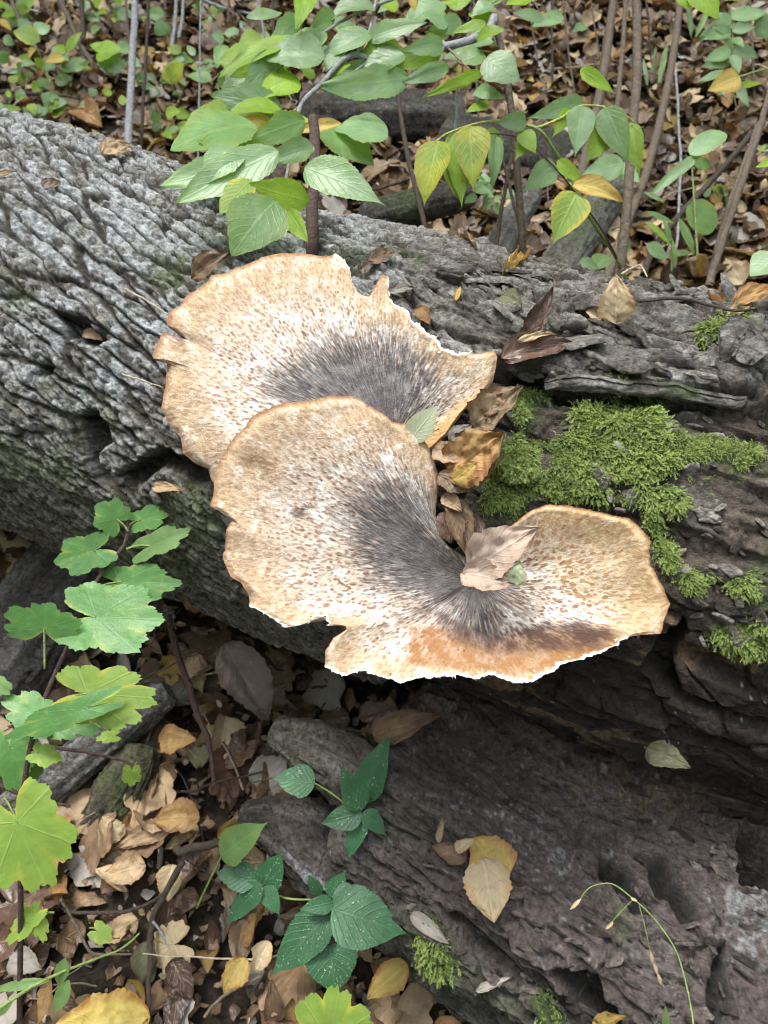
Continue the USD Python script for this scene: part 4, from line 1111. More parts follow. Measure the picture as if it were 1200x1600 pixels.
for k in range(34):
    x = re_.uniform(400, 800); y = float(np.interp(x, [400, 560, 800], [130, 70, 40])) + re_.uniform(-55, 50)
    a_ = re_.uniform(PI * .55, PI * 1.25); l_ = re_.uniform(26, 58)
    leaf_at((x, y), (x + l_ * math.cos(a_), y - l_ * .55 * math.sin(a_)), l_ * re_.uniform(.3, .55), 'ovate', ['pale', 'bright', 'green', 'lime'][int(re_.choice(4, p=[.4, .3, .15, .15]))], EL, rg, re_.uniform(.93, 1.05), roll=re_.uniform(-40, 40), n=34, teeth=14, fold=re_.uniform(0, .3), curl=re_.uniform(.1, .9), wr=.035, rag=.2)
for k in range(20):
    x, y = re_.uniform(330, 640), re_.uniform(70, 300)
    a_ = re_.uniform(PI * .7, PI * 1.35); l_ = re_.uniform(55, 105)
    if 470 < x < 640 and y > 230:
        continue
    leaf_at((x, y), (x + l_ * math.cos(a_), y - l_ * .5 * math.sin(a_) + 14), l_ * re_.uniform(.32, .52), 'ovate', ['pale', 'bright', 'green', 'lime'][int(re_.choice(4, p=[.45, .25, .2, .1]))], EL, rg, re_.uniform(.88, .98), roll=re_.uniform(-35, 35), n=44, teeth=18, fold=re_.uniform(0, .3), curl=re_.uniform(.1, .9), wr=.035, rag=.28, clear=.035)
leaf_at((432, 195), (334, 242), 40, 'ovate', 'yellow', EL, rg, .865, .85, n=36, teeth=14, curl=.8, fold=.3, wr=.07, label='withered yellow leaf with brown patches')
leaf_at((535, 193), (458, 209), 18, 'narrow', 'yellow', EL, rg, .86, n=30, curl=.5, fold=.4, wr=.05, label='narrow yellow leaf')

# --- ash-like plant with hanging pointed leaves, right of the middle
AS, _ = thing('leafy_sapling', 'thin sapling of hanging pointed yellow-green leaves beyond the log, right of the middle', 'sapling')
stem_part('stem', [(975, 440, 1.10), (968, 412, 1.05), (925, 345, 1.0), (870, 240, .97), (838, 200, .95), (825, 195, .95)], [.003, .0024, .002], 'greenstem', AS)
stem_part('branch', [(838, 200, .95), (760, 190, .93), (700, 208, .91), (680, 222, .90)], [.0017, .001], 'yellowstem', AS)
stem_part('branch', [(838, 200, .95), (875, 185, .95), (910, 165, .95), (950, 168, .955), (990, 190, .96)], [.0017, .001], 'yellowstem', AS)
stem_part('branch', [(890, 285, .98), (905, 312, .97)], [.0013, .001], 'yellowstem', AS)
stem_part('branch', [(968, 412, 1.05), (920, 330, .985), (845, 240, .95), (800, 212, .93), (755, 210, .92), (742, 250, .91), (738, 290, .9)], [.0014, .0009, .0007], 'darkstem', AS, n=40)
ASH = [((685, 220), (662, 326), 54, 'yellowing', .90), ((712, 205), (722, 326), 44, 'bright', .915), ((735, 197), (740, 302), 56, 'yellowing', .90), ((776, 212), (768, 302), 24, 'green', .92), ((822, 190), (772, 192), 30, 'pale', .93), ((830, 210), (804, 252), 26, 'bright', .94), ((815, 205), (838, 242), 28, 'bright', .93),
       ((868, 256), (816, 300), 40, 'pale', .96), ((902, 302), (862, 384), 58, 'lime', .95), ((872, 250), (920, 292), 22, 'bright', .96), ((910, 165), (898, 247), 44, 'pale', .94), ((956, 190), (914, 257), 44, 'bright', .95), ((945, 167), (984, 257), 48, 'green', .94), ((985, 192), (1000, 277), 32, 'bright', .965),
       ((912, 160), (820, 186), 32, 'pale', .96), ((890, 170), (862, 216), 22, 'bright', .955), ((908, 107), (964, 148), 22, 'bright', .98), ((700, 240), (722, 322), 34, 'lime', .92), ((760, 205), (790, 225), 20, 'bright', .93)]
for b, t, w, c, d in ASH:
    leaf_at(b, t, w, 'drip', c, AS, rg, d, d * rg.uniform(.99, 1.01), roll=rg.uniform(-18, 18), up=.25, n=34, fold=rg.uniform(.08, .25), curl=rg.uniform(.2, .6), wr=.025)
leaf_at((895, 288), (972, 316), 30, 'ovate', 'yellow', AS, rg, .955, n=30, curl=.9, fold=.4, wr=.08, label='yellow leaf with a withered brown end')

# --- leafy shoot on the big stem at top right
LS, _ = thing('leafy_sapling', 'bright yellow-green leaves hanging into the top right corner of the view', 'sapling')
stem_part('stem', [(1150, -60, .95), (1105, -30, .95), (1060, -14, .955)], [.002, .001], 'greenstem', LS)
for b, t, w, c in [((1082, -24), (1122, 30), 40, 'bright'), ((1062, -12), (1076, 14), 22, 'bright'), ((1110, -20), (1165, 0), 26, 'bright')]:
    leaf_at(b, t, w, 'ovate', c, LS, rg, .95, n=40, teeth=14)

# --- bare sapling stems beyond the log
STEMS = [
    ('tall brown sapling stem, straightest and thickest of those right of the middle', [(992, -60, 1.12), (995, 100, 1.10), (987, 225, 1.08), (972, 390, 1.06), (966, 440, 1.06)], .0066, 'brownstem'),
    ('slanting grey-brown sapling stem right of the thickest straight one', [(1066, -40, 1.5), (1050, 100, 1.44), (1015, 250, 1.34), (960, 400, 1.24), (948, 440, 1.2)], .0072, 'brownstem'),
    ('grey-brown sapling stem left of the thickest straight one, leaning left downwards', [(964, -40, 1.5), (938, 140, 1.42), (905, 290, 1.33), (878, 410, 1.25), (868, 450, 1.2)], .0085, 'brownstem'),
    ('thin brown stem close behind the thickest straight sapling stem', [(978, -30, 1.45), (966, 150, 1.38), (932, 330, 1.28), (902, 420, 1.2)], .0045, 'brownstem'),
    ('smooth brown stem at the right edge, upper of the leaning pair', [(1212, 100, 1.25), (1190, 190, 1.22), (1150, 310, 1.18), (1106, 448, 1.14)], .0052, 'brownstem'),
    ('brown stem with a cut top, left of the leaning pair at right', [(1186, 194, 1.22), (1160, 265, 1.2), (1135, 340, 1.18), (1108, 445, 1.14)], .0056, 'brownstem'),
    ('dark leaning stem crossing behind the small round leaves at right', [(1172, 210, 1.35), (1130, 262, 1.32), (1085, 310, 1.28), (1030, 375, 1.22), (1005, 430, 1.15)], .0052, 'darkstem'),
    ('short thick red-brown stub rising right behind the rear mushroom', [(489, 185, .80), (491, 290, .76), (488, 396, float(proj(log_surface(488, 396)[0][0])[2])), (488, 404, float(proj(log_surface(488, 396)[0][0])[2]) + .02)], .0058, 'redstem'),
    ('thin dark stem dropping behind the log left of the yellow hanging leaves', [(612, 60, 1.3), (625, 170, 1.25), (642, 265, 1.2), (670, 375, 1.14)], .0036, 'darkstem'),
    ('pale grey pole of a sapling at upper left', [(214, -60, 1.55), (206, 110, 1.47), (200, 235, 1.40), (199, 260, 1.38)], .0068, 'greystem'),
    ('dark upright stem at upper left, left of the pale pole', [(122, -50, 1.85), (130, 70, 1.78), (126, 160, 1.72)], .0055, 'darkstem'),
    ('brown stem at upper left leaning to the right behind the dark upright one', [(80, -40, 1.85), (112, 40, 1.8), (152, 110, 1.75)], .0055, 'brownstem'),
    ('thin grey stem of two near the top left, the left and longer one', [(278, -40, 1.8), (272, 40, 1.76), (268, 95, 1.72)], .004, 'greystem'),
    ('thin grey stem of two near the top left, the right and shorter one', [(290, -40, 1.8), (284, 30, 1.76), (280, 60, 1.74)], .0034, 'greystem'),
    ('thin forked dark stem below the hanging leaves', [(772, 190, 1.1), (790, 270, 1.08), (806, 330, 1.06), (818, 400, 1.05)], .0022, 'darkstem'),
    ('slender brown stem beneath the yellow hanging leaves', [(800, 240, 1.12), (788, 300, 1.1), (775, 385, 1.08)], .0026, 'darkstem'),
    ('thin pale stem reaching up through the leaves near the middle top', [(716, 130, 1.0), (712, 200, 1.02), (712, 240, 1.03)], .0022, 'greystem'),
    ('thin grey hanging stem at right with pale bark', [(1055, 110, 1.3), (1062, 230, 1.28), (1060, 350, 1.25), (1050, 420, 1.2)], .0022, 'greystem'),
    ('dark thin stem behind the tall stems near the top', [(905, -30, 1.8), (880, 40, 1.75), (862, 120, 1.68)], .004, 'brownstem'),
    ('brown stem reaching the top edge left of the tall stems', [(737, -30, 1.8), (742, 60, 1.75), (745, 140, 1.68)], .0055, 'brownstem'),
    ('thin brown stem at the top, just left of the dark fallen log', [(430, -30, 1.85), (428, 20, 1.8), (432, 60, 1.76)], .0045, 'darkstem'),
    ('grey leaning stem at top left corner', [(5, -40, 1.8), (30, 30, 1.76), (60, 80, 1.72)], .0045, 'brownstem'),
    ('thin brown stem standing left of the tall straight one', [(945, 60, 1.6), (930, 200, 1.5), (915, 300, 1.42)], .004, 'brownstem'),
]
for lab, pts, r, mt in STEMS:
    P = np.array([at(*q) for q in pts])
    C = curve(P, 40)
    C = C + .0022 * np.stack([n2(np.arange(40) / 6, np.arange(40) * 0., int(pts[0][0]) % 97 + k, 3) for k in range(3)], -1)
    v, f, E, C, rr = tube(C, [r * .9, r, r * 1.05, r * 1.1], 40, 9)
    v, f = close(v, f, 40, 9, C)
    tag(pub('sapling_stem', v, f, SM[mt]), lab, 'sapling', 'bare sapling stems beyond the log')

rs3 = np.random.default_rng(8)
THIN = []
for k in range(22):
    x = rs3.uniform(600, 1190) if k < 15 else rs3.uniform(10, 480)
    d0 = rs3.uniform(1.45, 1.85)
    lean = rs3.uniform(-60, 60)
    yb = float(np.interp(d0, [1.2, 1.9], [330, 40])) + 60
    P = np.array([at(x + lean, -70, d0 * 1.0), at(x + lean * .5 + rs3.uniform(-8, 8), yb * .4 - 30, d0), at(x, yb, d0)])
    C = curve(P, 20) + .003 * np.stack([n2(np.arange(20) / 4, np.arange(20) * 0., 200 + k * 3 + q, 3) for q in range(3)], -1)
    r = rs3.uniform(.0016, .0036)
    v, f, E, C, rr = tube(C, [r * .8, r], 20, 7)
    v, f = close(v, f, 20, 7, C)
    mk_ = int(rs3.choice(3, p=[.5, .3, .2]))
    THIN.append((x, mk_, pub('thin_stem', v, f, SM[['brownstem', 'darkstem', 'greystem'][mk_]])))
ORD = ['first', 'second', 'third', 'fourth', 'fifth', 'sixth', 'seventh', 'eighth', 'ninth', 'tenth', 'eleventh', 'twelfth', 'thirteenth', 'fourteenth']
for mk_ in range(3):
    for k, (x, m_, p) in enumerate(sorted([q for q in THIN if q[1] == mk_], key=lambda q: q[0])):
        tag(p, f"thin {['brown', 'dark', 'grey'][mk_]} bare stem far up the slope, {ORD[k]} such from the left", 'sapling', 'thin bare stems far up the slope')

# sticks and twigs lying about
STICKS = [
    ('pale grey broken stick lying near the top left of the leaves', [(300, -10, 1.85), (350, 12, 1.82), (412, 26, 1.78)], .004, 'greystem'),
    ('dark stick lying level at the left edge above the log', [(-30, 144, 1.65), (60, 146, 1.62), (125, 155, 1.58)], .004, 'darkstem'),
    ('brown stick leaning under the left end of the log, outer one', [(-20, 755, 1.18), (25, 800, 1.15), (50, 845, 1.13)], .008, 'brownstem'),
    ('brown stick leaning under the left end of the log, inner one', [(20, 750, 1.2), (55, 800, 1.16), (85, 840, 1.13)], .007, 'brownstem'),
    ('dark red-brown thorny dead cane below the log at left', [(262, 960, .93), (275, 1010, .92), (300, 1090, .915), (330, 1175, .92), (338, 1230, .925)], .0042, 'redstem'),
    ('dark branched stick on the leaves at lower left', [(285, 1345, .88), (262, 1390, .875), (238, 1440, .86), (235, 1520, .83), (232, 1620, .80)], .0036, 'darkstem'),
    ('thin dark stick crossing the branched one at lower left', [(100, 1425, .88), (180, 1425, .87), (250, 1400, .875), (290, 1335, .88)], .0022, 'darkstem'),
    ('thin brown twig lying over the leaves below the lobed yellow-rimmed leaf', [(95, 1405, .86), (120, 1450, .86), (150, 1490, .85), (205, 1490, .845)], .0018, 'brownstem'),
    ('dark stick lying across to the bramble in the lower middle', [(270, 1330, .90), (330, 1318, .89), (372, 1300, .88)], .0052, 'darkstem'),
    ('grey forked twig right of the dark branched stick', [(240, 1440, .855), (262, 1475, .85), (275, 1500, .845), (295, 1510, .84)], .0016, 'greystem'),
    ('thin bent twig at the bottom among the leaves', [(320, 1590, .80), (345, 1560, .81), (380, 1540, .82), (410, 1525, .82)], .0018, 'brownstem'),
    ('dark twig lying on the bark of the log at right', [(1000, 470, .655), (1040, 466, .65), (1090, 472, .642), (1140, 484, .635), (1172, 484, .632)], .0017, 'darkstem'),
    ('thin pale twig on the flaky bark near the tall stems', [(972, 428, .71), (1000, 415, .72), (1012, 432, .705)], .0011, 'palestem'),
    ('red-brown stalk running between the lobed leaves and the leaf litter', [(-20, 1215, .86), (30, 1240, .87), (110, 1260, .88)], .0028, 'redstem'),
    ('thin brown stalk over the grey split branch at left', [(70, 1165, .88), (130, 1175, .90), (210, 1195, .92)], .0022, 'redstem'),
    ('thin tan twig on the log left of the rear mushroom', [(196, 452, .70), (232, 472, .69), (262, 492, .68)], .0011, 'palestem'),
    ('short thin twig on the bark below the rear mushroom', [(190, 585, .70), (225, 595, .69), (255, 605, .685)], .0009, 'palestem'),
    ('thin twig in the shade near the top middle', [(560, 40, 1.6), (600, 50, 1.58), (665, 62, 1.55)], .0028, 'brownstem'),
    ('brown twig lying behind the tall stems at right', [(840, 110, 1.6), (900, 105, 1.58), (960, 100, 1.56)], .003, 'twig'),
    ('twig leaning by the log behind the hanging leaves', [(640, 280, 1.1), (610, 290, 1.08), (560, 300, 1.05)], .0018, 'darkstem'),
]
for lab, pts, r, mt in STICKS:
    C = curve(np.array([at(*q) for q in pts]), 36)
    C = C + r * .9 * np.stack([n2(np.arange(36) / 5, np.arange(36) * 0., int(abs(pts[0][0])) % 91 + k, 3) for k in range(3)], -1)
    v, f, E, C, rr = tube(C, [r, r * .95, r * .6], 36, 8)
    v, f = close(v, f, 36, 8, C)
    tag(pub('stick', v, f, SM[mt]), lab, 'stick')

rt = np.random.default_rng(15)
TW = []
for k in range(46):
    if k < 26:
        x, y = rt.uniform(-.55, .0), rt.uniform(.05, .62)
    else:
        x, y = rt.uniform(-1.0, 1.0), rt.uniform(1.1, 2.1)
    z = float(ground_z(x, y)) + rt.uniform(.02, .045)
    a_, L = rt.uniform(0, PI), rt.uniform(.05, .17)
    d_ = np.array([math.cos(a_), math.sin(a_), rt.normal(0, .15)]) * L / 2
    C = curve(np.array([[x, y, z] - d_, [x, y, z] + rt.normal(0, .006, 3), [x, y, z] + d_]), 16) + .009 * np.stack([n2(np.arange(16) / 5, np.arange(16) * 0., 400 + k * 3 + q, 2) for q in range(3)], -1)
    r = rt.uniform(.0007, .0019)
    qx, qy, _ = proj(C[8])
    v, f, E, C, rr = tube(C, [r, r * .6], 16, 6)
    v, f = close(v, f, 16, 6, C)
    m_ = int(rt.integers(4))
    if -20 < qx < 1220 and -20 < qy < 1620:
        TW.append((float(qx), float(qy), m_, L, pub('twig', v, f, SM[['twig', 'darkstem', 'palestem', 'brownstem'][m_]])))
TZ = [(lambda x, y: y < 500, 'on the leaves up the slope'), (lambda x, y: x < 200, 'on the leaves under the lobed shrub'), (lambda x, y: y > 1350, 'on the leaves at the bottom, by the brambles'), (lambda x, y: True, 'on the leaves in the shade below the log')]
tg = {}
for q in TW:
    zn = [t for fn, t in TZ if fn(q[0], q[1])][0]
    tg.setdefault((['tan', 'dark', 'pale', 'brown'][q[2]], zn), []).append(q)
for (cn, zn), qs in tg.items():
    for k, q in enumerate(sorted(qs, key=lambda q: q[0])):
        tag(q[4], f"thin {cn} twig {zn}" + ('' if len(qs) == 1 else f', {ORD[k]} from the left'), 'twig', 'thin twigs in the leaf litter')

# --- small logs and branches
GREYPAL = ((.045, .038, .032), (.16, .145, .13), (.34, .335, .33))
DARKPAL = ((.022, .018, .015), (.065, .054, .045), (.13, .118, .105))
rough_thing('branch', 'thick weathered grey branch end under the log at the left edge', 'branch', [at(-30, 1100, 1.10), at(60, 980, 1.10), at(150, 850, 1.13), at(190, 790, 1.16)], [.07, .066, .058, .05], 301, n=170, m=110, amp=.22, grain=9, across=6, pal=((.035, .03, .026), (.11, .095, .085), (.24, .23, .22)))
rough_thing('branch', 'split pale grey branch slanting up across the lower left leaves', 'branch', [at(-60, 1345, .93), at(60, 1240, .965), at(160, 1160, .985), at(265, 1080, 1.0)], [.026, .024, .022, .016], 302, n=150, m=50, amp=.2, grain=5, across=3, pal=((.05, .045, .04), (.22, .205, .19), (.46, .45, .45)))
rough_thing('wood_chunk', 'mossy brown chunk of old wood right of the split grey branch', 'wood', [at(130, 1310, .955), at(190, 1240, .975), at(225, 1165, 1.0)], [.014, .026, .018], 303, n=110, m=70, amp=.34, grain=12, across=4, pal=((.03, .026, .018), (.10, .085, .05), (.2, .18, .12)), mossy=.5)
rough_thing('bark_chunk', 'rough slab of grey-brown bark lying below the front mushroom rim', 'bark', [at(425, 1140, .86), at(480, 1165, .85), at(560, 1210, .835), at(600, 1240, .82)], [.010, .022, .026, .014], 304, n=120, m=64, amp=.32, grain=14, across=4, pal=((.05, .042, .032), (.155, .135, .105), (.25, .235, .20)))
rough_thing('wood_chunk', 'dark weathered wood with a whitish top behind the bramble leaves', 'wood', [at(375, 1275, .875), at(440, 1290, .87), at(520, 1340, .85), at(600, 1400, .81), at(650, 1450, .79)], [.012, .028, .034, .038, .026], 305, n=150, m=80, amp=.26, grain=12, across=4, pal=((.04, .032, .027), (.115, .095, .085), (.36, .345, .36)))
BACKLOGS = [
    ('dark fallen log far back, behind the sapling leaves near the middle', [(470, 185, 1.50), (600, 182, 1.50), (720, 190, 1.52)], .042, DARKPAL, .1),
    ('low dark mossy log behind the big log, left of the yellow hanging leaves', [(570, 345, 1.16), (640, 325, 1.2), (730, 305, 1.26)], .024, DARKPAL, .5),
    ('black shaded log lying behind the hanging yellow-green leaves', [(690, 225, 1.5), (800, 250, 1.48), (930, 262, 1.48)], .058, DARKPAL, .15),
    ('pale grey log slanting up to the top right corner', [(1030, 185, 1.75), (1120, 125, 1.78), (1240, 50, 1.82)], .05, GREYPAL, .1),
    ('brown log lying level at the right, behind the leaning stems', [(1010, 205, 1.62), (1110, 195, 1.62), (1230, 200, 1.62)], .052, ((.04, .032, .024), (.13, .105, .075), (.26, .24, .2)), .25),
    ('short pale grey branch stub behind the log, under the hanging leaves', [(768, 412, 1.12), (800, 350, 1.2), (830, 300, 1.26)], .020, GREYPAL, .1),
    ('grey mossy log running back between the sapling stems', [(862, 440, 1.15), (930, 330, 1.32), (1010, 225, 1.5)], .030, GREYPAL, .45),
]
for k, (lab, pts, r, pal, mo) in enumerate(BACKLOGS):
    rough_thing('background_log', lab, 'log', [at(*q) for q in pts], [r * .9, r, r * .9], 330 + k, n=110, m=48, amp=.11, grain=8, across=5, pal=pal, mossy=mo, group='small old logs beyond the big one')

# --- gooseberry shrub at the left
GB, _ = thing('gooseberry_shrub', 'thin shrub of lobed scalloped green leaves on a reddish arching stem at left', 'shrub')
stem_part('stem', [(30, 1640, .80), (32, 1450, .76), (36, 1240, .72), (60, 1120, .71), (110, 1000, .715), (165, 885, .72), (195, 850, .725), (202, 820, .73)], [.003, .0028, .0024, .0018], 'redstem', GB, n=60)
def petiole(root, a, b, d1, d2, r=.0009, mat='greenstem'):
    stem_part('petiole', [(a[0], a[1], d1), ((a[0] + b[0]) / 2, (a[1] + b[1]) / 2 - 3, (d1 + d2) / 2), (b[0], b[1], d2)], [r * 1.2, r], mat, root, n=8, m=6)
GOOSE = [((181, 811), (148, 786), 58, 'currant', .72, (200, 830)), ((220, 813), (264, 800), 40, 'currant', .73, (202, 822)), ((234, 853), (302, 824), 42, 'green', .72, (198, 858)), ((147, 860), (78, 882), 62, 'currant', .715, (175, 882)), ((190, 909), (284, 912), 60, 'currant', .72, (148, 921)),
         ((150, 964), (273, 968), 112, 'currant', .70, (112, 975)), ((69, 982), (72, 936), 116, 'currant', .69, (70, 1045)), ((136, 1084), (262, 1092), 100, 'lime', .68, (90, 1096)), ((132, 1107), (-14, 1158), 44, 'currant', .66, (140, 1104)), ((62, 1120), (0, 1085), 60, 'currant', .70, (60, 1118)),
         ((68, 1122), (158, 1142), 60, 'currant', .71, (62, 1112)), ((60, 1177), (96, 1186), 36, 'lime', .71, (42, 1180)), ((15, 1165), (22, 1240), 70, 'currant', .72, (35, 1190)), ((40, 1180), (52, 1238), 46, 'green', .73, (36, 1190)), ((0, 1070), (16, 1088), 26, 'green', .7, (-10, 1090)), ((27, 1285), (78, 1408), 146, 'lime', .66, (6, 1245)),
         ((50, 1433), (6, 1478), 34, 'lime', .76, (85, 1426)), ((54, 1431), (72, 1478), 28, 'lime', .76, (85, 1426)), ((176, 1150), (150, 1154), 20, 'lime', .8, (190, 1160)), ((153, 1456), (178, 1472), 30, 'lime', .8, (140, 1450)), ((30, 1320), (-20, 1370), 60, 'lime', .68, (28, 1290))]
for b, t, w, c, d, a in GOOSE:
    petiole(GB, a, b, d + .004, d)
    leaf_at(b, t, w, 'lobed', c, GB, rg, d, d * rg.uniform(.985, 1.0), roll=rg.uniform(-12, 12), up=.35, fold=rg.uniform(.02, .15), curl=rg.uniform(.1, .35), wr=.03)
GB2, _ = thing('gooseberry_shrub', 'lobed yellow-green leaf cut by the bottom edge below the bramble', 'shrub')
stem_part('stem', [(505, 1720, .72), (512, 1680, .69), (515, 1622, .665)], [.0014, .001], 'greenstem', GB2)
leaf_at((515, 1625), (532, 1534), 128, 'lobed', 'lime', GB2, rg, .665, .66, up=.3, fold=.05, curl=.15)
GB3, _ = thing('seedling', 'tiny round lobed green seedling leaf over the mossy wood chunk at left', 'seedling')
stem_part('stem', [(206, 1206, .93), (214, 1190, .935), (222, 1215, .95)], [.0006, .0006], 'greenstem', GB3)
leaf_at((206, 1206), (205, 1233), 30, 'lobed', 'lime', GB3, rg, .93, fold=.02, curl=.1)
# green strap leaves and a long green stalk at the lower left corner
GS, _ = thing('green_plant', 'long straight green stalk with narrow leaves at the bottom left corner', 'plant')
stem_part('stem', [(-20, 1590, .74), (40, 1548, .755), (90, 1522, .77), (150, 1498, .785), (190, 1482, .80), (218, 1458, .81)], [.0022, .0014, .001], 'greenstem', GS)
for b, t, w in [((78, 1532), (-16, 1548), 16), ((102, 1496), (92, 1540), 22), ((108, 1530), (86, 1582), 24), ((20, 1565), (-10, 1590), 14)]:
    leaf_at(b, t, w, 'narrow', 'green', GS, rg, .775, n=24, teeth=8, fold=.2, curl=.4)

# --- bramble: dusty dark green leaflets
BR = [
    ('dusty dark green bramble sprig of five leaflets against the rotten log, highest of three', [(566, 1268, .80), (545, 1345, .82), (520, 1400, .83)],
     [((492, 1224), (424, 1215), 50), ((564, 1255), (608, 1150), 48), ((565, 1266), (530, 1194), 42), ((566, 1270), (498, 1288), 40), ((566, 1270), (543, 1346), 34), ((568, 1268), (604, 1307), 30)], .80),
    ('dusty green bramble sprig left of the others with one brighter leaflet', [(308, 1418, .85), (330, 1370, .83), (346, 1338, .82)],
     [((345, 1338), (420, 1284), 54), ((402, 1374), (338, 1364), 44), ((408, 1390), (442, 1328), 48), ((410, 1382), (350, 1447), 37), ((412, 1385), (438, 1432), 30)], .825),
    ('dusty dark green bramble sprig of large leaflets, lowest of three', [(412, 1386, .83), (450, 1404, .83), (520, 1408, .82), (514, 1480, .80)],
     [((520, 1400), (582, 1417), 42), ((500, 1398), (482, 1367), 20), ((515, 1400), (541, 1358), 32), ((522, 1410), (466, 1421), 28), ((518, 1420), (638, 1460), 90), ((516, 1428), (422, 1526), 66), ((515, 1474), (526, 1558), 80)], .805),
]
for lab, st, lv, d in BR:
    B, _ = thing('bramble', lab, 'bramble', 'bramble sprigs in the lower middle')
    stem_part('stem', st, [.0013, .001], 'greenstem', B, n=24)
    for k, (b, t, w) in enumerate(lv):
        bright = lab.startswith('dusty green') and k == 0
        dd = d * rg.uniform(.985, 1.0)
        if np.hypot(b[0] - st[0][0], b[1] - st[0][1]) > 40 and d == .80 and k == 0:
            petiole(B, (545, 1262), b, dd, dd)
        leaf_at(b, t, w, 'drip' if k != 1 else 'ovate', 'green' if bright else 'dark', B, rg, dd, dd * rg.uniform(.985, 1.005), roll=rg.uniform(-12, 12), up=.4, n=48, teeth=22, crot=True, fold=rg.uniform(.05, .2), curl=rg.uniform(.1, .45), wr=.018)
        if bright:
            tag(stage.GetPrimAtPath(str(B.GetPath()) + '/leaf'), 'brighter green upturned leaflet')

# --- broad leaves of small plants in the background
def small_plant(label, spots, stems, d, kind='ovate', name='woodland_plant', up=.5, teeth=10):
    B, _ = thing(name, label, 'plant', 'small green plants beyond the log')
    for st in stems:
        stem_part('stem', [(q[0], q[1], d if len(q) < 3 else q[2]) for q in st], [.0016, .0011], 'greenstem', B)
    for b, t, w, c in spots:
        dd = d * rg.uniform(.985, 1.01)
        leaf_at(b, t, w, kind, c, B, rg, dd, dd * rg.uniform(.985, 1.01), roll=rg.uniform(-20, 20), up=up, n=26, m=6, teeth=teeth, fold=rg.uniform(.05, .25), curl=rg.uniform(.2, .7))
small_plant('broad green leaves beside the pale pole at upper left', [((150, 85), (190, 78), 30, 'bright'), ((195, 100), (150, 100), 28, 'pale'), ((190, 90), (168, 118), 30, 'green'), ((205, 75), (178, 80), 20, 'pale'), ((200, 95), (222, 105), 18, 'pale'), ((165, 80), (140, 70), 16, 'bright')], [[(180, 130), (188, 100), (190, 85)]], 1.62)
small_plant('heart shaped yellow-green leaf standing right of the pale pole', [((268, 132), (275, 92), 30, 'yellowing'), ((265, 125), (288, 98), 24, 'yellowing'), ((270, 132), (262, 100), 22, 'bright')], [[(280, 150), (270, 135), (268, 130)]], 1.55)
small_plant('low dull green leaf pair between the pole and the sapling leaves', [((330, 125), (292, 118), 18, 'green'), ((340, 130), (362, 122), 18, 'green'), ((258, 55), (245, 30), 26, 'pale'), ((350, 60), (330, 55), 18, 'pale')], [[(345, 150), (338, 130)]], 1.6)
small_plant('pale lobed leaves near the top left corner', [((62, 62), (20, 50), 26, 'lime'), ((55, 50), (78, 40), 20, 'pale'), ((30, 45), (50, 35), 20, 'pale'), ((5, 60), (22, 70), 16, 'pale'), ((0, 80), (10, 100), 22, 'green'), ((0, 30), (18, 48), 12, 'yellow')], [[(80, 130), (60, 80), (50, 55)]], 1.6)
small_plant('small yellow-green leaf tuft left of the dark upright stem', [((105, 80), (128, 50), 12, 'bright'), ((100, 85), (80, 92), 20, 'pale'), ((100, 90), (70, 98), 16, 'yellow'), ((102, 82), (88, 70), 14, 'bright'), ((98, 86), (108, 95), 14, 'pale')], [[(95, 125), (100, 90)]], 1.65)
small_plant('bright olive broad leaf behind the elm sapling leaves', [((400, 95), (340, 95), 46, 'bright'), ((412, 62), (372, 80), 36, 'bright'), ((350, 70), (338, 108), 22, 'green')], [[(385, 130), (395, 100)]], 1.35)
small_plant('dull green leaf lying behind the log left of the sapling leaves', [((135, 218), (108, 205), 20, 'green'), ((150, 150), (138, 138), 14, 'pale'), ((148, 160), (122, 168), 12, 'pale'), ((165, 150), (172, 140), 14, 'bright'), ((192, 165), (190, 148), 12, 'lime')], [[(150, 190), (148, 155)]], 1.5)
small_plant('pointed small leaves in whorls on an upright stem at the top right', [((1142, 50), (1112, 42), 14, 'pale'), ((1142, 52), (1098, 62), 16, 'pale'), ((1144, 48), (1180, 42), 18, 'pale'), ((1144, 75), (1185, 90), 20, 'pale'), ((1142, 78), (1100, 95), 22, 'pale'), ((1144, 85), (1155, 115), 16, 'pale'), ((1145, 60), (1162, 74), 12, 'green'), ((1142, 95), (1095, 105), 20, 'pale'), ((1150, 130), (1170, 168), 14, 'pale'), ((1148, 130), (1120, 150), 14, 'pale'), ((1142, 30), (1200, 20), 26, 'pale'), ((1180, 30), (1215, 60), 30, 'pale'), ((1140, 115), (1090, 128), 14, 'pale'), ((1145, 80), (1130, 60), 14, 'pale'), ((1155, 135), (1190, 130), 12, 'bright'), ((1140, 40), (1120, 20), 14, 'pale')], [[(1142, 10), (1145, 60), (1143, 110), (1150, 165)]], 1.42)
small_plant('cream yellow toothed leaf hanging at the right', [((1156, 120), (1106, 142), 36, 'yellow')], [[(1156, 120, 1.25), (1180, 112, 1.27), (1210, 105, 1.3)]], 1.25)
small_plant('oval green leaves on a thin stalk in front of the right-hand litter', [((1078, 242), (1132, 206), 36, 'pale'), ((1095, 240), (1020, 302), 17, 'pale'), ((1075, 320), (1114, 362), 42, 'green'), ((1110, 256), (1085, 258), 18, 'green'), ((1040, 395), (1012, 392), 30, 'pale')], [[(1090, 400), (1085, 320), (1080, 245)]], 1.12, kind='round', teeth=0)
small_plant('pale leaf edge cut by the right edge beside the log', [((1215, 400), (1172, 432), 46, 'pale'), ((1215, 250), (1180, 262), 14, 'bright')], [[(1215, 400), (1225, 440)]], .98, teeth=0)
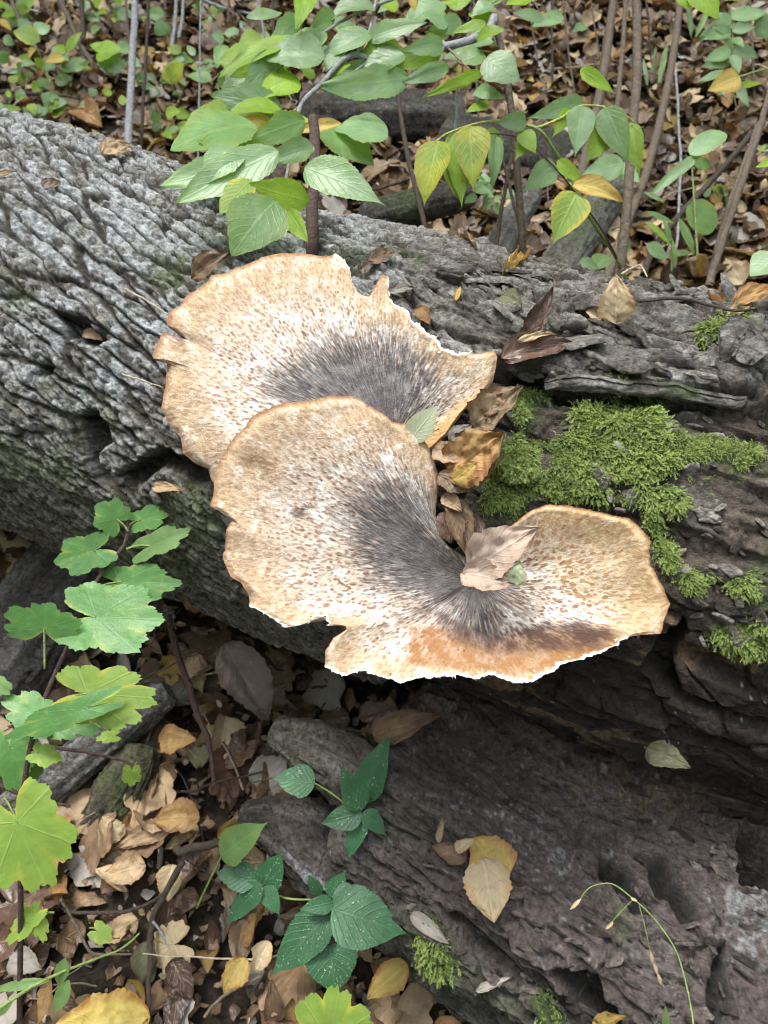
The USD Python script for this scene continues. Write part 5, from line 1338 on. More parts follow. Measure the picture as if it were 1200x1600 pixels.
small_plant('grass-like green blades behind the tall straight stem', [((1010, 330), (1055, 350), 8, 'green'), ((1008, 345), (1050, 385), 9, 'bright'), ((1050, 400), (1082, 395), 10, 'green'), ((1048, 380), (1035, 340), 8, 'pale'), ((1055, 420), (1050, 370), 8, 'green'), ((1005, 300), (1040, 318), 7, 'green'), ((1060, 340), (1085, 400), 12, 'green')], [[(1050, 425), (1048, 390)]], 1.2, kind='narrow', teeth=0)
small_plant('tall grass blades among the leaves near the top right', [((1020, 140), (1025, 70), 8, 'green'), ((1028, 140), (1045, 60), 9, 'green'), ((1012, 135), (1005, 90), 7, 'pale'), ((1085, 60), (1110, 5), 9, 'green'), ((1090, 60), (1150, 15), 10, 'green'), ((1080, 60), (1070, 0), 8, 'pale'), ((1095, 65), (1130, 30), 8, 'green'), ((1100, 60), (1170, 35), 8, 'pale')], [[(1022, 145), (1020, 130)]], 1.55, kind='narrow', teeth=0)
small_plant('pale green leaf group behind the hanging leaves', [((975, 255), (908, 275), 38, 'pale'), ((960, 262), (1000, 285), 26, 'pale'), ((880, 25), (830, 42), 22, 'pale'), ((915, 40), (895, 50), 16, 'pale')], [[(940, 320), (950, 270)]], 1.3)
small_plant('green low leaves at the foot of the slanting sapling stems', [((950, 400), (925, 425), 30, 'green'), ((905, 410), (935, 418), 20, 'pale'), ((985, 385), (965, 372), 18, 'green'), ((745, 305), (725, 318), 14, 'green')], [[(940, 430), (945, 405)]], 1.12)
small_plant('pale leaves high up between the branches at the top middle', [((850, 30), (800, 20), 18, 'pale'), ((700, 10), (740, -5), 22, 'bright'), ((620, 5), (590, 20), 16, 'pale'), ((830, -5), (790, 8), 22, 'bright'), ((760, 5), (800, -10), 18, 'bright')], [[(760, 10), (830, -30)]], 1.2)

rb2 = np.random.default_rng(31)
BGP = [(30, 15, 'at the very top left corner'), (160, 20, 'above the broad leaves by the pale pole'), (235, 30, 'right of the pale pole near the top'), (330, 30, 'below the pale broken stick'), (400, 60, 'above the elm sapling leaves'), (20, 170, 'at the left edge over the log'), (70, 160, 'over the level dark stick'), (850, 60, 'left of the tall stems at the top'), (640, 20, 'behind the elm branch at the top'),
       (800, 60, 'right of the round pale leaf'), (1060, 170, 'right of the slanting stem'), (1180, 250, 'behind the cut-top stem'), (930, 20, 'between the tops of the tall stems'), (720, 60, 'behind the thick part of the elm branch'), (560, 60, 'behind the middle of the elm branch'), (480, 30, 'above the elm leaves, left of the branch'), (260, 190, 'on the litter left of the elm leaves'), (1120, 300, 'beside the dark leaning stem')]
BGP += [(110, 110, 'by the foot of the dark upright stem'), (300, 100, 'over the dull leaf pair'), (450, 110, 'behind the elm leaves, low'), (620, 130, 'over the dark log far back'), (820, 130, 'behind the hanging leaf sprays'), (900, 330, 'at the back of the tall stems'), (1020, 60, 'under the grass at the top right'), (1080, 110, 'left of the whorled plant'), (690, 120, 'under the elm branch, in the middle'), (250, 130, 'beside the heart shaped leaf'), (40, 110, 'under the pale lobed leaves'), (760, 300, 'low behind the yellow hanging leaves')]
for k, (x, y, lab) in enumerate(BGP):
    lv = []
    for _ in range(int(rb2.integers(8, 15))):
        a_ = rb2.uniform(0, 2 * PI); l_ = rb2.uniform(14, 32)
        bx, by = x + rb2.uniform(-28, 28), y + rb2.uniform(-20, 20)
        lv.append(((bx, by), (bx + l_ * math.cos(a_), by + .7 * l_ * math.sin(a_)), l_ * rb2.uniform(.4, .7), ['pale', 'green', 'bright', 'pale', 'lime', 'yellow'][int(rb2.choice(6, p=[.3, .25, .2, .12, .08, .05]))]))
    gd_ = float(np.interp(y, [0, 430], [1.86, 1.12]))
    small_plant('low green seedlings ' + lab, lv, [[(x, y + 26), (x + 4, y)]], gd_)

# --- a grass stalk with seed heads over the rotten log
GRS, _ = thing('grass_stalk', 'thin arching green grass stalk with straw seed heads over the rotten log', 'grass')
gd = .60
stem_part('stem', [(1090, 1680, .56), (1082, 1590, .575), (1062, 1500, .59), (1030, 1445, .60), (990, 1405, .605), (950, 1380, .61), (925, 1385, .61), (905, 1410, .61)], [.0008, .0006, .0004], 'greenstem', GRS, n=50, m=6)
stem_part('branch', [(990, 1405, .605), (970, 1425, .605), (952, 1446, .605)], [.0004, .0003], 'greenstem', GRS, m=5)
stem_part('branch', [(998, 1412, .605), (1008, 1450, .6), (1016, 1490, .6)], [.0004, .0003], 'greenstem', GRS, m=5)
for b, t, w in [((908, 1404), (890, 1422), 6), ((954, 1444), (946, 1452), 5), ((958, 1440), (950, 1450), 5), ((1016, 1486), (1020, 1506), 6), ((1021, 1504), (1028, 1524), 6), ((1027, 1520), (1033, 1540), 6), ((985, 1403), (996, 1408), 5)]:
    leaf_at(b, t, w, 'narrow', 'cream', GRS, rg, .603, name='seed_head', n=10, m=4, fold=.6)
leaf_at((1040, 1620), (1040, 1570), 12, 'narrow', 'green', GRS, rg, .60, n=16)

# ------------------------------------------------------------------ fallen leaves that can be told apart
def dead(label, b, t, w, col, surf, kind='ovate', crumple=.045, lift=.004, roll=0., curl=1.0, fold=.3, wr=.09, up=.5, teeth=12, cup=0.0, d=None, dT=None, tw=0.0):
    """a fallen leaf lying on a surface of the scene: 'log', 'rot', a depth, or the ground"""
    def dep(p):
        if surf == 'log':
            return float(proj(log_surface(*p)[0][0])[2]) - lift
        if surf == 'rot':
            return float(proj(rot_surface(*p)[0][0])[2]) - lift
        return surf
    dB = dep(b) if d is None else d
    dTt = dep(t) if dT is None else dB - .012 if dT == 'up' else dT
    p, v = leaf_at(b, t, w, kind, col, '/World', rg, dB, dTt, roll=roll, name='fallen_leaf', n=34, m=14, up=up, teeth=teeth, curl=curl, fold=fold, wr=wr, cup=cup, tw=tw, crumple=0 if teeth == 0 else crumple, rag=.06 if teeth == 0 else .3)
    return tag(p, label, 'leaf')


dead('pale tan curled leaf standing upright on the flaky bark at right', (962, 505), (962, 428), 54, 'cream', 'log', dT='up', curl=.6, cup=1.0, fold=.0, up=.1, lift=.012)
dead('small broken cream leaf piece beside the upright tan leaf', (940, 500), (914, 484), 18, 'cream', 'log', curl=.8)
dead('dark red-brown twisted leaf leaning on the log left of the upright tan leaf', (822, 524), (868, 450), 30, 'darkbrown', 'log', dT='up', curl=.6, fold=.5, up=.1, tw=.4, lift=.01)
dead('large dark brown cupped leaf with a pale rim right of the rear mushroom tip', (782, 560), (895, 538), 44, 'darkbrown', 'log', curl=.8, cup=.9, fold=.2, lift=.014)
dead('pale folded leaf edge lying on the dark cupped leaf', (808, 534), (868, 524), 14, 'cream', 'log', curl=.9, fold=.5, lift=.026)
dead('small golden leaf on top of the log below the hanging leaves', (785, 428), (822, 420), 15, 'gold', 'log', curl=.6, fold=.5, lift=.006)
dead('dark olive leaf with a pale spot on the bark at right', (784, 462), (816, 482), 34, 'olive', 'log', curl=.6)
dead('pinkish tan flat leaf on the bark behind the rear mushroom', (668, 458), (708, 434), 22, 'tan', 'log', curl=.5, fold=.2)
dead('tan leaf piece lying on the bark right of the torn rim', (652, 482), (672, 508), 22, 'orange', 'log', curl=.9, lift=.008)
dead('brown curled leaf on the bark just behind the torn notch', (575, 412), (622, 398), 26, 'brown', 'log', curl=1.2, lift=.008)
dead('dull brown leaf on the bark left of the torn notch', (560, 425), (585, 410), 18, 'darkbrown', 'log', curl=.8)
dead('long brown leaf on the bark behind the torn spike', (610, 455), (650, 450), 16, 'grey', 'log', curl=.6)
dead('small yellow leaf scrap on the greyish bark', (712, 470), (720, 446), 9, 'gold', 'log', curl=.4)
dead('orange-brown leaf on the back edge of the log', (735, 385), (775, 402), 20, 'orange', 'log', curl=.8, lift=.012)
dead('pinkish leaf beside the orange one on the log back edge', (718, 378), (745, 384), 14, 'tan', 'log', curl=.6, lift=.016)
dead('rust brown leaf lying on the log at the right edge', (1145, 475), (1215, 452), 34, 'orange', 'log', curl=.8, lift=.008)
dead('orange and cream leaf on the bark below the dark twig', (1080, 496), (1136, 482), 22, 'orange', 'log', curl=.6)
dead('brown leaf folded against the bark right of the orange and cream leaf', (1128, 506), (1175, 474), 24, 'tan', 'log', curl=.6)
dead('tan leaf with a dark underside touching the rear mushroom at upper left', (300, 436), (360, 392), 34, 'brown', 'log', dT='up', curl=.8, fold=.4, lift=.02)
dead('pale tan leaf on the top of the log at the left', (104, 238), (156, 226), 16, 'cream', 'log', curl=.6, lift=.01)
dead('pale grey-green leaf lying on the log top left of the pale pole', (150, 246), (105, 232), 28, 'greygreen', 'log', curl=.6, lift=.008)
dead('reddish tan leaf at the foot of the pale pole', (158, 240), (206, 234), 28, 'tan', 'log', curl=1.0, lift=.012)
dead('dark curled scrap on the upper bark at the left', (66, 292), (94, 284), 16, 'darkbrown', 'log', curl=1.0)
dead('small tan scrap at the left edge on the log', (-6, 274), (24, 268), 9, 'tan', 'log', curl=.5)
dead('brown leaf curled in the bark hollow at left', (130, 520), (162, 532), 18, 'brown', 'log', curl=.9, lift=.006)
dead('pinkish brown leaf on the bark left below the mushrooms', (238, 762), (290, 766), 18, 'tan', 'log', curl=.5, lift=.008)
# between the mushrooms
dead('grey green smooth leaf tucked between the two mushrooms', (640, 690), (684, 634), 42, 'greygreen', .6, d=.602, dT=.594, curl=.3, fold=.1, wr=.02, teeth=0, up=.2)
dead('tan crumpled leaf with a white patch right of the rear mushroom', (742, 668), (818, 604), 56, 'tan', .6, d=.606, dT=.585, curl=.9, cup=.6, wr=.14, crumple=.1)
dead('large orange-brown spotted leaf lying right of the front mushroom', (700, 742), (788, 676), 84, 'orange', .6, d=.605, dT=.583, curl=.4, fold=.15, wr=.12, up=.3, crumple=.08)
dead('small olive yellow leaf on the large orange-brown leaf', (708, 752), (746, 724), 30, 'gold', .6, d=.592, dT=.582, curl=.5, fold=.2, up=.3)
dead('pale grey leaf piece under the rear mushroom tip', (702, 688), (738, 664), 26, 'grey', .6, d=.603, dT=.598, curl=.6)
dead('brown leaf lying below the large orange-brown leaf', (684, 742), (742, 768), 34, 'brown', .6, d=.605, dT=.597, curl=.7, up=.3)
dead('tan leaf wedged beside the upper right of the front mushroom', (676, 702), (722, 720), 36, 'tan', .6, d=.605, dT=.600, curl=.6, up=.3)
dead('torn brown leaf against the moss, upper right of the pocket of leaves', (752, 648), (806, 616), 34, 'brown', .6, d=.603, dT=.585, curl=.9, cup=.5, crumple=.09)
dead('dark curled leaf under the tan crumpled one', (712, 706), (764, 668), 30, 'darkbrown', .6, d=.606, dT=.596, curl=1.1, cup=.4, crumple=.08)
dead('narrow brown leaf edge right of the large orange-brown leaf', (748, 752), (786, 706), 24, 'brown', .6, d=.603, dT=.592, curl=1.0, cup=.7, crumple=.08)
dead('dark torn leaf at the bottom of the gap beside the funnel', (746, 806), (728, 862), 30, 'darkbrown', .6, d=.608, dT=.606, curl=.9, fold=.5, up=.1, crumple=.08)
dead('tan leaf tip under the pocket of leaves, over the gap', (694, 772), (722, 800), 26, 'tan', .6, d=.609, dT=.600, curl=.9, up=.2, crumple=.08)
dead('dark brown folded leaf hanging in the gap behind the front mushroom', (712, 778), (730, 868), 42, 'brown', .6, d=.609, dT=.606, curl=.5, fold=.6, up=.1)
dead('deep brown leaf in the gap left of the folded one', (690, 800), (704, 850), 30, 'darkbrown', .6, d=.614, dT=.612, curl=.5, up=.1)
dead('large tan crumpled leaf lying in the funnel of the front mushroom', (738, 890), (842, 824), 76, 'pinktan', .6, d=.590, dT=.566, curl=.4, cup=.2, wr=.09, up=.4, crumple=.06)
dead('cream curled leaf end in the funnel below the crumpled tan leaf', (722, 896), (806, 914), 48, 'pinktan', .6, d=.590, dT=.572, curl=.9, cup=.7, wr=.12, up=.4, crumple=.07)
dead('grey green cupped leaf lying on the crumpled leaf in the funnel', (806, 914), (812, 876), 30, 'greygreen', .6, d=.568, dT=.566, curl=.8, cup=.9, fold=.2, wr=.12, up=.3, crumple=.06)
# below the log
dead('orange-brown leaf pair standing below the log left of the front mushroom', (318, 952), (286, 896), 44, 'orange', .88, curl=.8, fold=.4, d=.88, dT=.86)
dead('brown leaf behind the orange-brown one below the log', (320, 960), (338, 890), 32, 'brown', .88, d=.89, dT=.87, curl=.6, fold=.4)
dead('large grey-brown drooping leaf in the shade under the front mushroom', (350, 1005), (418, 1120), 70, 'umber', .88, d=.875, dT=.90, curl=.9, fold=.5, up=.2, cup=.4)
dead('tan yellow leaf on the dark soil under the lobed leaves', (250, 1160), (308, 1156), 42, 'orange', .95, d=.95, dT=.94, curl=.8, fold=.3)
dead('red-brown leaf under the broken front rim', (585, 1150), (690, 1118), 46, 'brown', .79, d=.80, dT=.775, curl=.7, fold=.2)
dead('dark brown leaf left of the red-brown one under the front rim', (560, 1120), (620, 1105), 30, 'darkbrown', .81, d=.82, dT=.81, curl=.7)
dead('dull olive leaf in the hollow of the log at lower right', (1010, 1170), (1080, 1200), 42, 'olive', .63, d=.632, dT=.603, curl=.6, fold=.3, crumple=.05)
dead('large yellow-tan leaf on the rotten log', (792, 1372), (735, 1310), 78, 'gold', 'rot', curl=.5, fold=.1, lift=.010, roll=8)
dead('lower yellow-tan brown-tipped leaf overlapping the large one on the rotten log', (755, 1340), (772, 1442), 74, 'cream', 'rot', curl=.5, fold=.12, lift=.016)
dead('brown curled leaf left of the large yellow-tan leaf', (728, 1345), (674, 1322), 28, 'brown', 'rot', curl=1.0, cup=.6, lift=.010)
dead('small pale crumpled leaf at the top of the yellow-tan leaf', (712, 1328), (742, 1312), 20, 'cream', 'rot', curl=.8, cup=.6, lift=.02)
dead('thin cream leaf scrap standing above the brown curled leaf', (684, 1316), (692, 1276), 12, 'cream', 'rot', curl=.5, lift=.012)
dead('dark red leaf on the flank of the rotten log', (736, 1536), (784, 1512), 26, 'darkbrown', 'rot', curl=.6, lift=.008)
dead('grey leaf scrap beside the dark red one on the flank', (744, 1548), (800, 1526), 14, 'grey', 'rot', curl=.6, lift=.006)
dead('golden leaf at the bottom edge on the rotten log', (930, 1596), (978, 1588), 22, 'gold', 'rot', curl=.4, lift=.008)
dead('pale grey bark-like leaf on the left edge of the rotten log', (642, 1428), (702, 1476), 24, 'grey', 'rot', curl=.3, lift=.008, teeth=0)
dead('big yellow and orange leaf cut by the bottom left edge', (232, 1590), (72, 1615), 92, 'yellow', .82, d=.80, dT=.76, curl=.5, fold=.1, teeth=16)
dead('orange crinkled leaf on the litter above the dark sticks', (312, 1276), (238, 1282), 50, 'orange', .95, d=.93, dT=.93, curl=1.0, fold=.2)
dead('long brown pointed leaf under the orange crinkled leaf', (268, 1290), (180, 1325), 34, 'tan', .95, d=.935, dT=.93, curl=.5, fold=.3)
dead('brown and cream leaf left of the long pointed leaf', (188, 1312), (160, 1275), 34, 'cream', .95, d=.93, dT=.93, curl=.7)
dead('wide tan leaf between the lobed leaf and the dark stick', (228, 1352), (160, 1372), 44, 'tan', .92, d=.905, dT=.90, curl=.8)
dead('tan pointed leaf right of the dark branched stick', (270, 1350), (262, 1408), 38, 'cream', .92, d=.895, dT=.885, curl=.5)
dead('red-brown cupped leaf at the bottom right of the dark stick', (268, 1500), (300, 1562), 40, 'darkbrown', .82, d=.83, dT=.815, curl=.6, cup=.6)
dead('grey flat leaf under the narrow green leaves', (14, 1495), (66, 1515), 40, 'grey', .82, d=.835, dT=.825, curl=.3, fold=.1)
dead('golden crinkled leaf at the foot of the rotten log', (636, 1506), (575, 1560), 44, 'gold', .8, d=.80, dT=.79, curl=.9)
dead('cream curled leaf left of the lowest bramble', (420, 1470), (400, 1520), 30, 'cream', .84, d=.835, dT=.83, curl=1.1, cup=.6)
dead('golden leaf below the cream curled one', (385, 1496), (348, 1552), 40, 'gold', .83, d=.83, dT=.82, curl=.6)
dead('brown pointed leaf standing at the bottom middle', (430, 1600), (424, 1530), 32, 'brown', .8, d=.805, dT=.80, curl=.5, fold=.4, teeth=0)
dead('golden brown leaf standing at the foot of the pale pole on the left', (118, 172), (160, 200), 44, 'orange', 1.5, d=1.50, dT=1.46, curl=.9, cup=.5)

# ------------------------------------------------------------------ the leaf litter
rg = np.random.default_rng(2024)
cols = ['tan', 'brown', 'orange', 'darkbrown', 'grey', 'cream', 'gold', 'olive']
prob = np.array([.28, .24, .07, .15, .09, .12, .03, .02]); prob /= prob.sum()
probf = np.array([.22, .29, .08, .23, .06, .07, .03, .02])
KINDS = {'ovate': 'oval', 'obovate': 'blunt', 'narrow': 'slender', 'round': 'rounded', 'drip': 'pointed'}


def scatter(n, x0, x1, y0, y1):
    x, y = rg.uniform(x0, x1, n), rg.uniform(y0, y1, n)
    return x, y


cand = []
for x, y in zip(*scatter(800, -.62, .12, .0, .86)):
    if y < float(log_y(x)) + .02:
        cand.append((x, y))
for x, y in zip(*scatter(15000, -1.5, 1.5, .75, 2.9)):
    if y > float(log_y(x)) + .22:
        cand.append((x, y))
cand = np.array(cand)
cz = ground_z(cand[:, 0], cand[:, 1])
px, py, pd = proj(np.column_stack([cand, cz]))
inv = (px > -60) & (px < 1260) & (py > -70) & (py < 1660)
hit = log_hit(px, py, LR - .035)
hidden = np.isfinite(hit) & (hit < pd - .02)
under = np.zeros(len(cand), bool)
rr = np.column_stack([cand, cz + .01]) - RP0
aa = rr @ RTd
under = (aa > .02) & (np.linalg.norm(rr - aa[:, None] * RTd, axis=1) < .13)
keep = inv & ~hidden & ~under
cand, cz, px, py, pd = cand[keep], cz[keep], px[keep], py[keep], pd[keep]
size = rg.uniform(.042, .074, len(cand))
size[cand[:, 1] > 1.2] *= .68
size[cand[:, 1] < .86] *= .86
score = size / pd * np.where((px > 0) & (px < 1200) & (py > 0) & (py < 1600), 1, .01)
order = np.argsort(-score)
N_IND = 230
ind, rest = order[:N_IND], order[N_IND:]
ZONES = [((60, 1480), 'under the narrow green leaves at lower left'), ((120, 1330), 'beside the big yellow-rimmed lobed leaf'), ((250, 1400), 'by the dark branched stick'), ((330, 1540), 'at the bottom, left of the lowest bramble'), ((300, 1230), 'below the thorny dead cane'), ((390, 1180), 'left of the bark slab under the mushroom'),
         ((400, 1330), 'by the left bramble sprig'), ((590, 1520), 'at the foot of the rotten log'), ((100, 1020), 'under the gooseberry leaves'), ((60, 860), 'in the shade below the log end'), ((230, 1050), 'in the dark under the log'), ((470, 1400), 'among the bramble leaflets'),
         ((60, 120), 'behind the log by the level dark stick'), ((180, 60), 'up the slope by the dark upright stem'), ((290, 190), 'behind the log right of the pale pole'), ((560, 300), 'behind the log by the red-brown stub'), ((680, 350), 'behind the log under the yellow hanging leaves'), ((850, 100), 'up the slope behind the sapling stems'), ((1130, 330), 'between the leaning stems at right'), ((1150, 420), 'at the right end of the log top'), ((1050, 380), 'by the oval green leaves at right'), ((900, 370), 'between the sapling stems near the log')]
desc = []
mk = []
for k in order:
    c = cols[rg.choice(len(cols), p=prob if cand[k, 1] > .9 else probf)]
    kd = ['ovate', 'obovate', 'narrow', 'round', 'drip'][rg.choice(5, p=[.4, .2, .12, .12, .16])]
    curl = rg.choice([.35, 1.0, 1.6], p=[.4, .35, .25])
    mk.append((c, kd, curl))
for j in range(N_IND):
    k = order[j]
    z = min(ZONES, key=lambda q: (q[0][0] - px[k]) ** 2 + (q[0][1] - py[k]) ** 2)[1]
    c, kd, curl = mk[j]
    desc.append((f"{'large ' if size[k] > .063 else 'small ' if size[k] < .05 else ''}{['flat', 'bent', 'curled'][[.35, 1.0, 1.6].index(curl)]} {COLNAME[c]} {KINDS[kd]} leaf {z}", px[k], py[k]))
same = {}
for j, (t, x, y) in enumerate(desc):
    same.setdefault(t, []).append(j)
labels = [d[0] for d in desc]
for t, js in same.items():
    if len(js) > 1:
        js.sort(key=lambda j: desc[j][1])
        words = {2: ['left one', 'right one'], 3: ['leftmost', 'middle one', 'rightmost']}.get(len(js)) or [f'{w} from the left' for w in ['first', 'second', 'third', 'fourth', 'fifth', 'sixth', 'seventh'][:len(js)]]
        for j, w in zip(js, words):
            labels[j] = f'{t}, {w}'


def litter_leaf(kd, L, curl, rg, n, m):
    W = L * {'ovate': .55, 'obovate': .6, 'narrow': .34, 'round': .85, 'drip': .6}[kd]
    if rg.random() < .14:
        v, f, luv = lobed(L * 1.15, L * 1.1, rg, n=n * 3, rings=6, fold=rg.uniform(0, .4), curl=rg.uniform(-.8, .9), wr=.1, tooth=.16)
        v[:, 2] += .05 * L * n2(v[:, 0] / L * 8, v[:, 1] / L * 8, int(rg.integers(99)), 2)
    else:
        v, f, luv = blade(kd, L, W, rg, n, m, teeth=(n // 2 if rg.random() < .5 else 0), fold=rg.uniform(-.1, .5), curl=curl * rg.choice([-1, 1]), cup=rg.uniform(-.8, 1.3), wr=rg.uniform(.06, .16), tw=rg.normal(0, .6), crumple=rg.uniform(.02, .07), rag=rg.uniform(.1, .45))
    v = v - v.mean(0)
    # a stalk
    return v, f, luv


def rot(rg, tilt=.35):
    n = unit(np.array([rg.normal(0, tilt), rg.normal(0, tilt), 1.0]))
    a = rg.uniform(0, 2 * PI)
    return frame(n, np.array([math.cos(a), math.sin(a), 0.0]))


for j in range(N_IND):
    k = order[j]
    c, kd, curl = mk[j]
    v, f, luv = litter_leaf(kd, size[k], curl, rg, 22, 10)
    v = v @ rot(rg, .42).T
    v = v + np.array([cand[k, 0], cand[k, 1], cz[k] + .006 + rg.uniform(0, .034)])
    tag(pub('fallen_leaf', v, f, LM[c], luv=luv), labels[j], 'leaf', 'fallen leaves on the forest floor')

# the rest of the litter, too many to count
LL = UsdGeom.PointInstancer.Define(stage, '/World/leaf_litter')
tag(LL.GetPrim(), 'dense brown and tan fallen leaves covering the slope beyond the log', 'leaf litter', kind='stuff')
protos, pc = [], []
for c in cols:
    for q in range(4):
        kd = ['ovate', 'obovate', 'narrow', 'drip', 'round'][rg.choice(5)]
        v, f, luv = litter_leaf(kd, .055, rg.choice([.35, 1.0, 1.6]), rg, 14, 6)
        pr = pub(f'litter_leaf', v, f, LM[c], '/World/leaf_litter', luv=luv)
        protos.append(pr.GetPath()); pc.append(c)
LL.CreatePrototypesRel().SetTargets(protos)


def quat(Rm):
    from scipy.spatial.transform import Rotation
    q = Rotation.from_matrix(Rm).as_quat()
    return Gf.Quath(float(q[3]), float(q[0]), float(q[1]), float(q[2]))


pos, ori, scl, idx = [], [], [], []
for k in rest:
    c = cols[rg.choice(len(cols), p=prob)]
    idx.append(cols.index(c) * 4 + int(rg.integers(4)))
    pos.append((cand[k, 0], cand[k, 1], cz[k] + .006 + rg.uniform(0, .022)))
    ori.append(quat(rot(rg, .42)))
    s_ = size[k] / .055
    scl.append((s_, s_, s_))
LL.CreatePositionsAttr(Vt.Vec3fArray.FromNumpy(np.array(pos, np.float32)))
LL.CreateOrientationsAttr(Vt.QuathArray(ori))
LL.CreateScalesAttr(Vt.Vec3fArray.FromNumpy(np.array(scl, np.float32)))
LL.CreateProtoIndicesAttr(Vt.IntArray.FromNumpy(np.array(idx, np.int32)))

CR = UsdGeom.PointInstancer.Define(stage, '/World/leaf_crumbs')
tag(CR.GetPrim(), 'small broken bits of dead leaf filling the gaps of the litter', 'leaf litter', kind='stuff')
cpro = []
for c in ['brown', 'darkbrown', 'tan', 'grey', 'umber', 'cream']:
    for q in range(2):
        v, f, luv = blade('obovate', .016, .010, rg, 6, 4, curl=rg.uniform(-1, 1.5), wr=.15, crumple=.1, rag=.8)
        cpro.append(pub('crumb', v - v.mean(0), f, LM[c], '/World/leaf_crumbs', luv=luv).GetPath())
CR.CreatePrototypesRel().SetTargets(cpro)
pos, ori, scl, idx = [], [], [], []
for q in range(5200):
    if q < 2400:
        x, y = rg.uniform(-.62, .1), rg.uniform(0, .8)
        if y > float(log_y(x)) + .02:
            continue
    else:
        x, y = rg.uniform(-1.3, 1.3), rg.uniform(.75, 2.4)
        if y < float(log_y(x)) + .24:
            continue
    pos.append((x, y, float(ground_z(x, y)) + rg.uniform(.004, .02))); ori.append(quat(rot(rg, .5))); s_ = rg.uniform(.4, 1.3); scl.append((s_,) * 3)
    idx.append(int(rg.choice(12, p=np.array([5, 5, 5, 5, 2, 2, 1, 1, 3, 3, 1, 1]) / 34)))
CR.CreatePositionsAttr(Vt.Vec3fArray.FromNumpy(np.array(pos, np.float32)))
CR.CreateOrientationsAttr(Vt.QuathArray(ori))
CR.CreateScalesAttr(Vt.Vec3fArray.FromNumpy(np.array(scl, np.float32)))
CR.CreateProtoIndicesAttr(Vt.IntArray.FromNumpy(np.array(idx, np.int32)))

# ------------------------------------------------------------------ moss: feathery shoots
M_MOSS = usdkit.material(stage, looks('moss'), {
    'a': ('attribute', {'attribute': 'luv'}), 's': ('separate_xyz', {}), 'g': ('geometry', {}),
    'n': ('noise_texture', {'scale': 48.0, 'detail': 4.0, 'roughness': .65}),
    'ad': ('math', {'math_type': 'multiply_add', 'value2': 0.5}),
    'r': ('rgb_ramp', {'ramp': [(0.15, (.045, .042, .018)), (0.40, (.06, .092, .02)), (0.66, (.14, .20, .042)), (0.96, (.28, .345, .105))]}),
    'p': ('principled_bsdf', {'roughness': .6, 'specular_ior_level': .25}), 't': ('translucent_bsdf', {}), 'mx': ('mix_closure', {'fac': .3})},
    [('a.vector', 's.vector'), ('g.position', 'n.vector'), ('s.x', 'ad.value1'), ('n.fac', 'sub.value1'), ('sub.value', 'ad.value3'), ('ad.value', 'r.fac'), ('r.color', 'p.base_color'), ('r.color', 't.color'), ('p.BSDF', 'mx.closure1'), ('t.BSDF', 'mx.closure2')][:3]
    + [('n.fac', 'ad.value3'), ('ad.value', 'r.fac'), ('r.color', 'p.base_color'), ('r.color', 't.color'), ('p.BSDF', 'mx.closure1'), ('t.BSDF', 'mx.closure2')], surface='mx.closure')


def shoot(rg, L=.0072, n=7):
    """one arching moss shoot with tiny leaves along both sides; grows along +z and leans to +x"""
    t = np.linspace(0, 1, n)
    lean = rg.uniform(.5, 1.2)
    C = np.stack([L * lean * t ** 1.6 * .8, .15 * L * rg.normal() * t ** 2, L * t * (1 - .35 * lean * t)], -1)
    v, f, luv = [], [], []
    w = .00022
    for i in range(n - 1):
        k = len(v)
        d = unit(C[i + 1] - C[i])
        side = unit(np.cross(d, [rg.normal() * .3, rg.normal() * .3, 1]) + 1e-6)
        v += [C[i] - side * w, C[i] + side * w, C[i + 1]]
        luv += [(t[i], 0, 0), (t[i], 0, 0), (t[i + 1], 0, 0)]
        f.append((k, k + 1, k + 2))
        for sg in (-1, 1):
            k = len(v)
            tip = C[i] + d * .0013 + sg * side * rg.uniform(.0008, .0016) * (1.1 - .6 * t[i]) + np.array([0, 0, .0003])
            v += [C[i], C[i] + d * .0009, tip]
            luv += [(t[i], 0, 0), (t[i], 0, 0), (min(1, t[i] + .3), 0, 0)]
            f.append((k, k + 1, k + 2))
    return np.array(v), np.array(f), np.array(luv)


rg = np.random.default_rng(404)
mfade = np.maximum(moss, .30 * sm(34, 0, mossd) * sm(-.1, .3, nz(qa, 60, 36, 3)) * (Ph < math.radians(120)))
ms = (mfade > .06) & (mfade > np.random.default_rng(9).random(moss.shape) * .8) & (Ngrid @ np.array([0, 0, 1.0]) > -.4) & ((Ngrid * (CAM - PL)).sum(-1) > 0)
mi = np.argwhere(ms)
pick = mi[rg.choice(len(mi), min(26000, len(mi) * 5), replace=True)]
mp_, mn_ = PL[pick[:, 0], pick[:, 1]], Ngrid[pick[:, 0], pick[:, 1]]
rmi = np.argwhere((rmoss > .5) & _rv)
if len(rmi):
    rp = rmi[rg.choice(len(rmi), 900)]
    mp_ = np.concatenate([mp_, PRr[rp[:, 0], rp[:, 1]]]); mn_ = np.concatenate([mn_, Nr_[rp[:, 0], rp[:, 1]]])
MO = UsdGeom.PointInstancer.Define(stage, '/World/moss')
tag(MO.GetPrim(), 'bright green feathery moss cushions on the two rotting logs', 'moss', kind='stuff')
mprot = []
for _ in range(8):
    v, f, luv = shoot(rg)
    mprot.append(pub('moss_shoot', v, f, M_MOSS, '/World/moss', luv=luv, smooth=False).GetPath())
MO.CreatePrototypesRel().SetTargets(mprot)
pos, ori, scl = [], [], []
flow = nz(mp_, 40, 7, 2)
hg_ = {}
def hgt(p):
    return float(.55 + .9 * sm(-.4, .5, nz(np.asarray(p)[None], 38, 71, 3))[0])
msc = np.concatenate([sm(.1, .8, moss[pick[:, 0], pick[:, 1]]) * .65 + .38, np.full(len(mp_) - len(pick), .9)])
